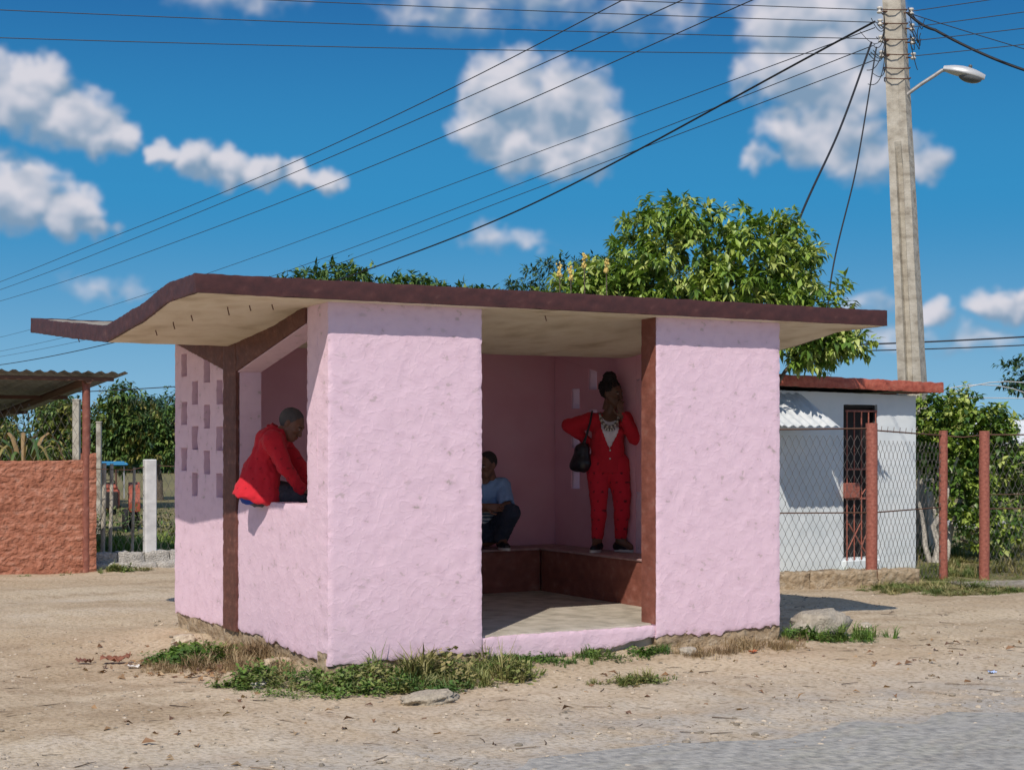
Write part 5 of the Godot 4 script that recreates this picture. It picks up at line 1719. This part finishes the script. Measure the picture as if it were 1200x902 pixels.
	for k in 2:
		sh = Shape.new()
		sh.tube(PackedVector3Array([Vector3(-.255 + k * .03, .93, .045 + k * .03), Vector3(-.20, 1.06, .10), Vector3(-.165, 1.18, .10 - k * .01), Vector3(-.15, 1.26, .075), Vector3(-.142, 1.285, .02), Vector3(-.145, 1.26, -.05)]), [.010], 6)
		obj("strap", sh, M.leather, bag)

func make_squatter() -> void:
	var o := thing("person", "person in a light blue shirt crouching on the bench, half hidden", "person", Vector3(-.255, .647, -14.82))
	var nz := FastNoiseLite.new()
	nz.seed = 19; nz.frequency = 1.0
	var skin := Color(.20, .10, .065)
	var hip := Vector3(0, .14, -.10)
	var chest := Vector3(0, .50, -.02)
	var l_sh := Vector3(.155, .585, .0); var r_sh := Vector3(-.155, .585, .0)
	var l_el := Vector3(.215, .40, .17); var r_el := Vector3(-.2, .40, .18)
	var l_wr := Vector3(-.01, .385, .27); var r_wr := Vector3(.02, .41, .30)
	var l_kn := Vector3(.245, .345, .24); var r_kn := Vector3(-.22, .35, .24)
	var l_an := Vector3(.155, .075, .10); var r_an := Vector3(-.14, .075, .10)
	var f := Field.new(Vector3(-.36, 0, -.3), Vector3(.38, .74, .46), .012)
	f.bone(hip, .13, chest, .125, .05, Vector3(0, 0, .2)); f.bone(l_sh, .062, r_sh, .062, .05)
	f.bone(Vector3(0, .60, 0), .055, Vector3(.005, .70, .04), .05, .03)
	for q in [[l_sh, .055, l_el, .043], [l_el, .042, l_wr, .03], [r_sh, .055, r_el, .043], [r_el, .042, r_wr, .03], [hip + Vector3(.08, 0, 0), .09, l_kn, .062], [l_kn, .06, l_an, .042], [hip - Vector3(.08, 0, 0), .09, r_kn, .062], [r_kn, .06, r_an, .042], [l_an, .04, l_an + Vector3(.05, -.035, .11), .03], [r_an, .04, r_an + Vector3(-.05, -.035, .11), .03]]:
		f.bone(q[0], q[1], q[2], q[3], .03)
	var sh := Shape.new()
	sh.tinted = true
	f.into(sh, func(_p): return skin)
	var face := Basis.looking_at(Vector3(-.62, -.22, .75), Vector3.UP)
	var at := Vector3(.02, .785, .06)
	head_shape(sh, at, face, 1.0, skin, false)
	hand_shape(sh, l_wr, Vector3(-1, .05, .2), Vector3(0, -.3, -1), 1.0, .3, skin)
	hand_shape(sh, r_wr, Vector3(1, -.1, .1), Vector3(0, -.3, -1), -1.0, .3, skin)
	obj("body", sh, M.skin, o)
	f = Field.new(Vector3(-.34, .08, -.28), Vector3(.34, .68, .26), .010)
	f.bone(hip + Vector3(0, .06, .0), .15, chest, .145, .05, Vector3(0, 0, .15)); f.bone(l_sh, .08, r_sh, .08, .05)
	f.bone(l_sh, .082, l_sh.lerp(l_el, .95), .072, .03); f.bone(r_sh, .082, r_sh.lerp(r_el, .95), .072, .03)
	f.blob(l_el + Vector3(.01, -.02, .03), Vector3(.085, .085, .085), Basis(), .005, true)
	f.blob(r_el + Vector3(-.01, -.02, .03), Vector3(.085, .085, .085), Basis(), .005, true)
	f.blob(Vector3(0, .68, .07), Vector3(.055, .075, .07), Basis(), .008, true)
	f.wrinkle(nz, .012, Vector3(13, 13, 13))
	sh = Shape.new()
	sh.tinted = true
	f.into(sh, func(p: Vector3) -> Color:
		if p.y < .37 and absf(sin(p.y * 95.0)) > .72: return Color(.62, .66, .72)
		if p.y < .37: return Color(.06, .11, .20)
		return Color(.26, .42, .70))
	var shirt := obj("shirt", sh, M.cloth, o)
	sh = Shape.new()
	for s in [-1.0, 1.0]:
		sh.box(Vector3(s * .045, .655, .045), Vector3(.06, .045, .012), .004, Basis(Vector3.BACK, s * .5))
	obj("collar", sh, plain(L(.24, .40, .68), .85), shirt)
	f = Field.new(Vector3(-.36, .02, -.3), Vector3(.38, .46, .36), .011)
	for q in [[hip + Vector3(.08, 0, 0), .115, l_kn, .085], [l_kn, .082, l_an + Vector3(0, .03, 0), .062], [hip - Vector3(.08, 0, 0), .115, r_kn, .085], [r_kn, .082, r_an + Vector3(0, .03, 0), .062]]:
		f.bone(q[0], q[1], q[2], q[3], .03)
	f.bone(hip, .15, hip + Vector3(0, .09, 0), .14, .04)
	f.wrinkle(nz, .014, Vector3(18, 18, 18))
	f.keep(Vector3.DOWN, Vector3(0, .058, 0), .006)
	sh = Shape.new()
	sh.tinted = true
	f.into(sh, func(p: Vector3) -> Color: return Color(.028, .038, .064) * (1.0 + .3 * nz.get_noise_3dv(p * 50.0)))
	obj("jeans", sh, M.cloth, o)
	f = Field.new(Vector3(-.12, -.06, -.13), Vector3(.12, .16, .15), .006)
	f.blob(Vector3(0, .036, .026), Vector3(.0785, .094, .098), Basis(), .02)
	f.keep(Vector3(0, -.62, -.78).normalized(), Vector3(0, .066, -.056))
	f.wrinkle(nz, .004, Vector3(120, 120, 120))
	sh = Shape.new()
	var raw := Shape.new()
	f.into(raw, func(_p): return Color.WHITE)
	for i in raw.v.size(): sh.vert(at + face * raw.v[i])
	sh.ix = raw.ix
	obj("hair", sh, plain(L(.035, .030, .028), .9), o)
	shoe(o, l_an + Vector3(-.01, -.075, -.03), l_an + Vector3(.065, -.075, .165), l_an + Vector3(0, .03, 0))
	shoe(o, r_an + Vector3(.01, -.075, -.03), r_an + Vector3(-.065, -.075, .165), r_an + Vector3(0, .03, 0))

func make_sitter() -> void:
	# sits on the sill of the side window, knees towards the picture's right, head bent
	var o := thing("person", "person in a red jacket sitting on the shelter's window sill", "person", Vector3(-1.885, 1.195, -11.99))
	var nz := FastNoiseLite.new()
	nz.seed = 29; nz.frequency = 1.0
	var skin := Color(.20, .095, .058)
	var red := Color(.58, .012, .03)
	var hip := Vector3(-.06, .105, -.02)
	var chest := Vector3(.045, .44, .0)
	var neck := Vector3(.09, .535, -.01)
	var r_sh := Vector3(.085, .475, .15); var l_sh := Vector3(.10, .475, -.165)
	var r_el := Vector3(.185, .27, .165); var l_el := Vector3(.23, .28, -.18)
	var r_wr := Vector3(.285, .105, .05); var l_wr := Vector3(.33, .13, -.08)
	var r_kn := Vector3(.27, .045, -.02); var l_kn := Vector3(.30, .06, -.17)
	var r_an := Vector3(.19, -.42, -.14); var l_an := Vector3(.20, -.42, -.27)
	var at := Vector3(.205, .59, -.01)
	var f := Field.new(Vector3(-.3, -.55, -.4), Vector3(.46, .66, .3), .012)
	f.bone(hip, .108, chest, .098, .05, Vector3(.2, 0, 0)); f.bone(r_sh, .056, l_sh, .056, .05)
	f.bone(neck - Vector3(.02, .04, 0), .055, at + Vector3(-.045, -.04, 0), .052, .03)
	for q in [[r_sh, .057, r_el, .044], [r_el, .043, r_wr, .031], [l_sh, .057, l_el, .044], [l_el, .043, l_wr, .031], [hip + Vector3(.02, -.03, .06), .09, r_kn, .062], [r_kn, .06, r_an, .042], [hip + Vector3(.02, -.03, -.08), .09, l_kn, .062], [l_kn, .06, l_an, .042], [r_an, .04, r_an + Vector3(.11, -.05, -.02), .03], [l_an, .04, l_an + Vector3(.11, -.05, -.02), .03]]:
		f.bone(q[0], q[1], q[2], q[3], .03)
	var sh := Shape.new()
	sh.tinted = true
	f.into(sh, func(_p): return skin)
	var face := Basis.looking_at(Vector3(.78, -.52, .20), Vector3(.5, .8, 0))
	head_shape(sh, at, face, .98, skin, false)
	hand_shape(sh, r_wr, Vector3(.8, -.35, -.1), Vector3(0, -1, 0), 1.0, .3, skin)
	hand_shape(sh, l_wr, Vector3(.8, -.35, .1), Vector3(0, -1, 0), -1.0, .3, skin)
	obj("body", sh, M.skin, o)
	# jeans
	f = Field.new(Vector3(-.3, -.55, -.4), Vector3(.46, .25, .25), .011)
	for q in [[hip + Vector3(.02, -.03, .06), .105, r_kn, .078], [r_kn, .077, r_an + Vector3(0, .03, 0), .06], [hip + Vector3(.02, -.03, -.08), .105, l_kn, .078], [l_kn, .077, l_an + Vector3(0, .03, 0), .06]]:
		f.bone(q[0], q[1], q[2], q[3], .025)
	f.bone(hip, .125, hip + Vector3(0, .04, 0), .115, .04)
	f.wrinkle(nz, .014, Vector3(18, 18, 18))
	f.keep(Vector3.DOWN, Vector3(0, -.40, 0), .005)
	sh = Shape.new()
	sh.tinted = true
	f.into(sh, func(p: Vector3) -> Color: return Color(.055, .06, .075) * (1.0 + .4 * nz.get_noise_3dv(p * 60.0)))
	obj("jeans", sh, M.cloth, o)
	# blue shirt tail under the jacket
	f = Field.new(Vector3(-.28, -.12, -.25), Vector3(.2, .3, .25), .010)
	f.bone(hip + Vector3(-.01, -.03, .03), .132, hip + Vector3(.01, .02, .02), .112, .04, Vector3(.1, 0, 0))
	f.keep(Vector3.UP, Vector3(0, .13, 0))
	f.keep(Vector3.DOWN, Vector3(0, -.005, 0), .008)
	sh = Shape.new()
	sh.tinted = true
	f.into(sh, func(_p): return Color(.012, .055, .33))
	obj("shirt", sh, M.cloth, o)
	# red jacket, flaring at the hem
	f = Field.new(Vector3(-.36, -.12, -.32), Vector3(.42, .62, .34), .010)
	f.bone(hip + Vector3(-.03, -.06, .05), .150, hip + Vector3(.02, .12, .01), .128, .05)
	f.bone(hip + Vector3(.02, .12, .01), .128, chest, .124, .05, Vector3(.15, 0, 0))
	f.bone(hip + Vector3(.09, -.07, .10), .10, hip + Vector3(.09, .10, .06), .10, .06)
	f.bone(r_sh, .075, l_sh, .075, .05); f.bone(chest + Vector3(.01, .04, 0), .11, neck, .075, .04)
	for q in [[r_sh, .073, r_el, .058], [r_el, .057, r_wr, .044], [l_sh, .073, l_el, .058], [l_el, .057, l_wr, .044]]:
		f.bone(q[0], q[1], q[2], q[3], .025)
	f.blob(Vector3(.135, .60, -.01), Vector3(.075, .075, .07), Basis(), .008, true)
	f.wrinkle(nz, .016, Vector3(13, 7, 13))
	f.keep(Vector3(-.29, -1, 0).normalized(), Vector3(-.22, .06, 0), .012)
	sh = Shape.new()
	sh.tinted = true
	f.into(sh, func(p: Vector3) -> Color:
		var g := Vector2(p.x * .8 + p.z * .6, p.y) / .075
		g.x += .5 * (int(floor(g.y)) % 2)
		return Color(.28, .008, .018) if (g - g.floor() - Vector2(.5, .5)).length() < .08 and p.y > .1 else red)
	var jk := obj("jacket", sh, M.cloth, o)
	sh = Shape.new()
	for k in 10:
		var a := TAU * k / 10.0
		var b := TAU * (k + 1) / 10.0
		var ring := func(w: float) -> Vector3: return neck + Vector3(.0, .015, 0) + Basis(Vector3.BACK, -.5) * Vector3(cos(w) * .07, 0, sin(w) * .07)
		sh.tube(PackedVector3Array([ring.call(a), ring.call(b)]), [.016], 6)
	obj("collar", sh, plain(L(.48, .012, .024), .9), jk)
	# short greying hair
	f = Field.new(Vector3(-.12, -.06, -.13), Vector3(.12, .16, .15), .006)
	f.blob(Vector3(0, .036, .026), Vector3(.0785, .094, .098), Basis(), .02)
	f.keep(Vector3(0, -.55, -.83).normalized(), Vector3(0, .060, -.068))
	f.wrinkle(nz, .007, Vector3(150, 150, 150))
	sh = Shape.new()
	var raw := Shape.new()
	f.into(raw, func(_p): return Color.WHITE)
	for i in raw.v.size(): sh.vert(at + face * (raw.v[i] * .98))
	sh.ix = raw.ix
	obj("hair", sh, plain(L(.085, .08, .078), .9), o)
	shoe(o, r_an + Vector3(-.03, -.08, 0), r_an + Vector3(.17, -.08, -.03), r_an + Vector3(0, .03, 0))
	shoe(o, l_an + Vector3(-.03, -.08, 0), l_an + Vector3(.17, -.08, -.03), l_an + Vector3(0, .03, 0))

# ---------------------------------------------------------------- weeds, stones, litter
func blade_mesh(n: int, h: float, spread: float, w: float) -> ArrayMesh:
	var sh := Shape.new()
	for k in n:
		var a := rng.randf() * TAU
		var dir := Vector3(cos(a), 0, sin(a))
		var side := dir.cross(Vector3.UP) * w
		var l := h * rng.randf_range(.55, 1.1)
		var root := Vector3(rng.randf_range(-1, 1), 0, rng.randf_range(-1, 1)) * spread * .3
		var mid := root + dir * spread * rng.randf_range(.1, .45) + Vector3(0, l * .6, 0)
		var tip := root + dir * spread * rng.randf_range(.5, 1.3) + Vector3(0, l * rng.randf_range(.7, 1.0), 0)
		var p := [sh.vert(root - side), sh.vert(root + side), sh.vert(mid + side * .8), sh.vert(mid - side * .8), sh.vert(tip)]
		sh.quad(p[0], p[1], p[2], p[3]); sh.tri(p[3], p[2], p[4])
	return sh.mesh()

func sprig_mesh(n: int, h: float, leaf: float) -> ArrayMesh:
	var sh := Shape.new()
	for k in n:
		var a := rng.randf() * TAU
		var u := rng.randf()
		var root := Vector3(cos(a) * h * .7 * u, h * (.15 + .85 * rng.randf()) * (1.0 - u * .5), sin(a) * h * .7 * u)
		var dir := Vector3(cos(a + rng.randfn() * .6), rng.randf_range(-.3, .7), sin(a + rng.randfn() * .6)).normalized()
		var side := dir.cross(Vector3.UP).normalized() * leaf * .32
		var l := leaf * rng.randf_range(.6, 1.2)
		var p := [sh.vert(root), sh.vert(root + dir * l * .5 + side), sh.vert(root + dir * l - Vector3(0, l * .15, 0)), sh.vert(root + dir * l * .5 - side)]
		sh.quad(p[0], p[1], p[2], p[3])
	return sh.mesh()

func patch(called: String, label: String, meshes: Array, spots: Array, tones: Array, category := "weeds") -> void:
	# spots: [t, s, radius along t, radius along s, count, size]
	for w in meshes.size():
		var xf := []
		var cs := []
		for q in spots:
			var left := int(q[4] / meshes.size())
			while left > 0:
				# sprawling clumps with bare soil between
				var a := rng.randf() * TAU
				var r := sqrt(rng.randf()) * 1.05
				var ct: float = q[0] + cos(a) * r * q[2]
				var cs_: float = q[1] + sin(a) * r * q[3]
				var n := rng.randi_range(4, 16)
				var wide := rng.randf_range(.03, .09)
				var big := rng.randf_range(.55, 1.35) * (1.2 - r * .45)
				var tone: Color = tones[rng.randi() % tones.size()]
				for k in n:
					var p := sw(ct + rng.randfn() * wide, 0, cs_ + rng.randfn() * wide)
					p.y = ground_h(p.x, p.z) - .012
					var f: float = q[5] * big * rng.randf_range(.6, 1.3)
					xf.append(Transform3D(Basis(Vector3.UP, rng.randf() * TAU).rotated(Vector3(rng.randfn(), 0, rng.randfn()).normalized(), rng.randfn() * .25).scaled(Vector3(f, f * rng.randf_range(.6, 1.2), f)), p))
					var other: Color = tones[rng.randi() % tones.size()]
					cs.append(tone.lerp(other, rng.randf() * .6) * rng.randf_range(.8, 1.2))
				left -= n
		var o := scatter(self, called, meshes[w], M.grass, xf, cs)
		tag(o, label)

func stone_mesh(seed_: int, squash := .6, rough := .35) -> ArrayMesh:
	var sh := Shape.new()
	sh.tinted = true
	var n := FastNoiseLite.new()
	n.seed = seed_; n.frequency = 1.0
	sh.ball(Vector3.ZERO, Vector3(1, squash, .8), 7, 10)
	for i in sh.v.size():
		var d := sh.v[i].normalized()
		sh.v[i] *= 1.0 + rough * n.get_noise_3dv(d * 1.6) + rough * .4 * n.get_noise_3dv(d * 5.0)
	return sh.mesh()

func rock(label: String, t: float, s: float, size: Vector3, seed_: int, turn: float, col: Color, group := "stones round the shelter") -> void:
	var sh := Shape.new()
	sh.tinted = true
	var n := FastNoiseLite.new()
	n.seed = seed_; n.frequency = 1.0
	sh.ball(Vector3.ZERO, Vector3.ONE, 18, 26, Basis(), col)
	for i in sh.v.size():
		var d := sh.v[i].normalized()
		# flattened facets
		var r := 1.0 + .42 * n.get_noise_3dv(d * 1.3) + .20 * n.get_noise_3dv(d * 3.4) + .07 * n.get_noise_3dv(d * 10.0)
		var p := d * r
		p.y = clampf(p.y, -.6, .82 + .10 * p.x)
		sh.v[i] = Basis(Vector3.UP, turn) * (p * size)
	var at := sw(t, 0, s)
	at.y = ground_h(at.x, at.z) + size.y * .30
	var o := obj("rock", sh, M.stone)
	o.position = at
	tag(o, label, "stone", group)

func make_details() -> void:
	var blades := blade_mesh(14, .13, .07, .0035)
	var blades2 := blade_mesh(10, .17, .10, .003)
	var sprig := sprig_mesh(24, .095, .036)
	var sprig2 := sprig_mesh(22, .12, .036)
	var green := [Color(.05, .12, .018), Color(.08, .17, .022), Color(.11, .20, .03), Color(.15, .22, .04)]
	var mixed := [Color(.09, .16, .03), Color(.16, .21, .05), Color(.24, .23, .08), Color(.32, .27, .12)]
	var straw := [Color(.34, .25, .13), Color(.42, .33, .19), Color(.28, .19, .10), Color(.20, .13, .07)]
	patch("weeds", "green weeds along the foot of the shelter's near corner", [sprig, sprig2, sprig2, blades], [[-.12, -.22, .62, .36, 300, 1.0], [.35, -.48, .60, .30, 210, 1.0], [-.42, .18, .34, .30, 110, .9], [.75, -.18, .45, .18, 120, .95]], green + mixed)
	patch("tall_grass", "taller yellowing grass in front of the left pier", [blades2, blades, sprig2], [[.55, -.35, .45, .26, 150, 1.2], [.98, -.22, .40, .18, 110, 1.0], [1.10, -.45, .22, .16, 50, 1.0]], mixed)
	patch("weeds", "round clump of green weeds left of the shelter's side wall", [sprig, sprig], [[-.50, 1.42, .22, .34, 380, 1.15], [-.42, 1.75, .14, .2, 90, .9]], green)
	patch("dry_grass", "matted dry straw beside the shelter's side wall", [blades2, blades], [[-.22, 1.05, .16, .42, 330, .9], [-.55, .95, .28, .36, 200, .6], [-.75, 1.2, .25, .3, 90, .5], [-.30, .55, .2, .3, 110, .7]], straw)
	patch("weeds", "thin line of weeds below the pink threshold", [sprig, blades], [[1.5, -.10, .34, .08, 150, .75], [2.2, -.09, .45, .07, 130, .7], [2.62, -.08, .14, .07, 50, .8]], green)
	patch("grass_tuft", "low flat grass tuft in the dirt before the doorway", [blades, sprig], [[1.62, -1.12, .26, .05, 90, .75], [1.86, -1.08, .10, .05, 30, .7]], mixed)
	patch("dry_grass", "dry litter of stalks below the right pier", [blades2], [[3.35, -.26, .55, .13, 260, .55], [3.9, -.2, .3, .14, 90, .5]], straw)
	patch("weeds", "green weeds round the pale rock at the right", [sprig, blades], [[4.30, .02, .20, .14, 150, 1.0], [4.62, -.10, .32, .16, 210, 1.0], [4.75, .25, .16, .16, 70, .9]], green)
	# lawn near the fences
	var short := blade_mesh(16, .06, .09, .003)
	patch("lawn", "short patchy grass in front of the red-post fence", [short], [[8.9, 2.7, 1.1, .55, 1500, 1.0], [10.2, 2.2, 1.3, .6, 1300, 1.0], [8.3, 3.2, .5, .25, 300, .9]], mixed)
	patch("lawn", "patchy grass between the fence and the white hut", [short, blades], [[9.6, 4.2, 1.4, .5, 900, 1.0], [11.6, 4.2, 1.6, 1.0, 900, 1.2], [12.5, 6.5, 2.0, 1.4, 900, 1.5]], mixed)
	patch("lawn", "bright strip of grass behind the fence at left", [blades], [[2.2, 13.2, 2.4, 1.5, 2600, 1.6], [4.0, 13.5, 2.0, 1.5, 900, 1.6]], [Color(.10, .19, .025), Color(.15, .24, .035), Color(.20, .26, .05)])
	patch("kerb_weeds", "few weeds at the foot of the stone kerb at left", [sprig, blades], [[1.3, 9.75, .5, .1, 60, .9], [3.0, 10.1, 1.4, .1, 80, .9], [-1.0, 9.7, 1.6, .08, 60, .7]], mixed)
	# stones
	rock("large pale rock leaning at the shelter's right corner", 4.52, .12, Vector3(.27, .20, .19), 3, .4, Color(.66, .63, .57))
	rock("flat pale slab lying in front of the left pier", .26, -1.02, Vector3(.19, .06, .13), 21, .5, Color(.70, .65, .56))
	rock("fist-sized grey stone below the right pier", 2.90, -.22, Vector3(.075, .055, .06), 8, .2, Color(.75, .72, .66))
	rock("small pale stone by the weeds at the near corner", -.52, -.02, Vector3(.06, .035, .05), 9, .9, Color(1.0, .98, .95))
	rock("broken tan lump beside the left foot of the threshold", 1.30, -.35, Vector3(.11, .04, .06), 12, 1.2, Color(.95, .84, .66))
	rock("tan block against the side wall's foot", -.13, .62, Vector3(.10, .06, .09), 14, .2, Color(.85, .74, .58))
	rock("pale stone left of the slotted wall's corner", -.25, 2.35, Vector3(.10, .06, .08), 15, .8, Color(.95, .88, .76))
	rock("small white chip in the dirt at far left", -1.6, 4.2, Vector3(.045, .03, .04), 16, .1, Color(1.1, 1.08, 1.05))
	rock("grey stone near the tip of the shelter's shadow", 5.25, .35, Vector3(.06, .04, .05), 17, .1, Color(.8, .78, .72))
	# gravel and grit
	for q in [["gravel", "grit and small pebbles strewn over the dirt", 9000, .0075, -3.2, 7.5, -3.0, 4.2], ["gravel", "pebbles along the edge of the asphalt", 2600, .012, -2.0, 9.0, -4.6, -2.4]]:
		var xf := []
		var cs := []
		for k in int(q[2]):
			var t := rng.randf_range(q[4], q[5])
			var s := rng.randf_range(q[6], q[7])
			if t > -.02 and t < 4.02 and s > -.02 and s < 3.4: continue
			if bumps.get_noise_2d(t * .9, s * 1.7 + 60.0) < rng.randf_range(-.45, .25): continue
			var p := sw(t, 0, s)
			p.y = ground_h(p.x, p.z) + (.012 if s < -3.2 else .0)
			var z: float = q[3] * pow(rng.randf(), 2.0) * 2.2 + .003
			xf.append(Transform3D(Basis.from_euler(Vector3(rng.randf() * 6, rng.randf() * 6, 0)).scaled(Vector3(z, z * .7, z)), p))
			var g := rng.randf_range(.35, 1.0)
			cs.append(Color(g * 1.05, g * .95, g * .82))
		var o := scatter(self, q[0], stone_mesh(int(q[2])), M.stone, xf, cs)
		tag(o, q[1])
	# twigs and dead leaves
	var xf := []
	var cs := []
	var twig := Shape.new()
	twig.tube(PackedVector3Array([Vector3(-.5, 0, 0), Vector3(-.1, .03, .04), Vector3(.5, .01, -.03)]), [.035, .03, .015], 5)
	for k in 260:
		var t := rng.randf_range(-3.0, 7.0)
		var s := rng.randf_range(-3.2, 2.5)
		if t > -.02 and t < 4.02 and s > -.02: continue
		var p := sw(t, 0, s)
		p.y = ground_h(p.x, p.z) + .004
		var l := rng.randf_range(.04, .16)
		xf.append(Transform3D(Basis(Vector3.UP, rng.randf_range(-.7, .7) + (0.0 if rng.randf() < .7 else 1.3)).scaled(Vector3(l, l * .6, l)), p))
		var g := rng.randf_range(.05, .22)
		cs.append(Color(g, g * .72, g * .5))
	tag(scatter(self, "twigs", twig.mesh(), M.tint, xf, cs), "dead twigs scattered on the dirt")
	xf = []; cs = []
	var leaf := leaf_mesh(.06, .03, .6, .3)
	for k in 420:
		var t: float
		var s: float
		if k < 250:
			t = rng.randfn(-.55, .35); s = rng.randfn(1.2, .45)
		else:
			t = rng.randf_range(-2, 6.5); s = rng.randf_range(-2.6, .0)
		if t > -.03 and t < 4.02 and s > -.02: continue
		var p := sw(t, 0, s)
		p.y = ground_h(p.x, p.z) + .008
		xf.append(Transform3D(Basis.from_euler(Vector3(rng.randfn() * .4, rng.randf() * TAU, rng.randfn() * .4)).scaled(Vector3.ONE * rng.randf_range(.5, 1.5)), p))
		cs.append(([Color(.22, .12, .06), Color(.33, .20, .10), Color(.14, .075, .045), Color(.38, .27, .16)][k % 4] as Color) * rng.randf_range(.8, 1.2))
	tag(scatter(self, "dead_leaves", leaf, M.grass, xf, cs), "brown dead leaves lying round the shelter")
	# litter
	for q in [["crushed_bottle", "crumpled bluish plastic bottle in the weeds by the near corner", -.44, .12, Color(.50, .56, .66), .11], ["crushed_bottle", "small pale blue bottle cap piece far right on the dirt", 4.38, -1.91, Color(.42, .55, .85), .05], ["paper_scrap", "crumpled white paper scrap in the straw left of the shelter", -.98, 1.30, Color(.70, .68, .64), .07], ["brick_shard", "orange brick shard below the right pier", 3.40, -.40, Color(.45, .14, .06), .06], ["cardboard_scrap", "rust-brown curled scrap at the left end of the straw", -1.02, 1.62, Color(.25, .10, .06), .16], ["cardboard_scrap", "darker curled scrap beside the rust-brown one", -1.22, 1.75, Color(.16, .07, .05), .10]]:
		var sh := Shape.new()
		sh.tinted = true
		var n := FastNoiseLite.new()
		n.seed = int(q[2] * 100) + 7; n.frequency = 1.0
		var rows := []
		for i in 9:
			var row := []
			for j in 7:
				var u := i / 8.0 - .5
				var w := j / 6.0 - .5
				row.append(sh.vert(Vector3(u * 1.3, .22 + .35 * n.get_noise_2d(u * 3.5, w * 3.5) + .5 * u * u, w * .7 + .12 * n.get_noise_2d(u * 4, 9)) * q[5], q[4]))
			rows.append(row)
		for i in 8:
			for j in 6: sh.quad(rows[i][j], rows[i][j + 1], rows[i + 1][j + 1], rows[i + 1][j])
		var o := obj(q[0], sh, M.tint)
		var p := sw(q[2], 0, q[3])
		o.position = Vector3(p.x, ground_h(p.x, p.z), p.z)
		o.rotation.y = q[2] * 3.0
		tag(o, q[1], "litter", "litter")

func _ready() -> void:
	rng.seed = 77
	bumps.seed = 4; bumps.frequency = 1.0; bumps.fractal_octaves = 3
	make_light()
	make_materials()
	make_ground()
	make_shelter()
	make_trees()
	make_right()
	make_left()
	make_pole()
	make_wires()
	make_woman()
	make_squatter()
	make_sitter()
	make_details()
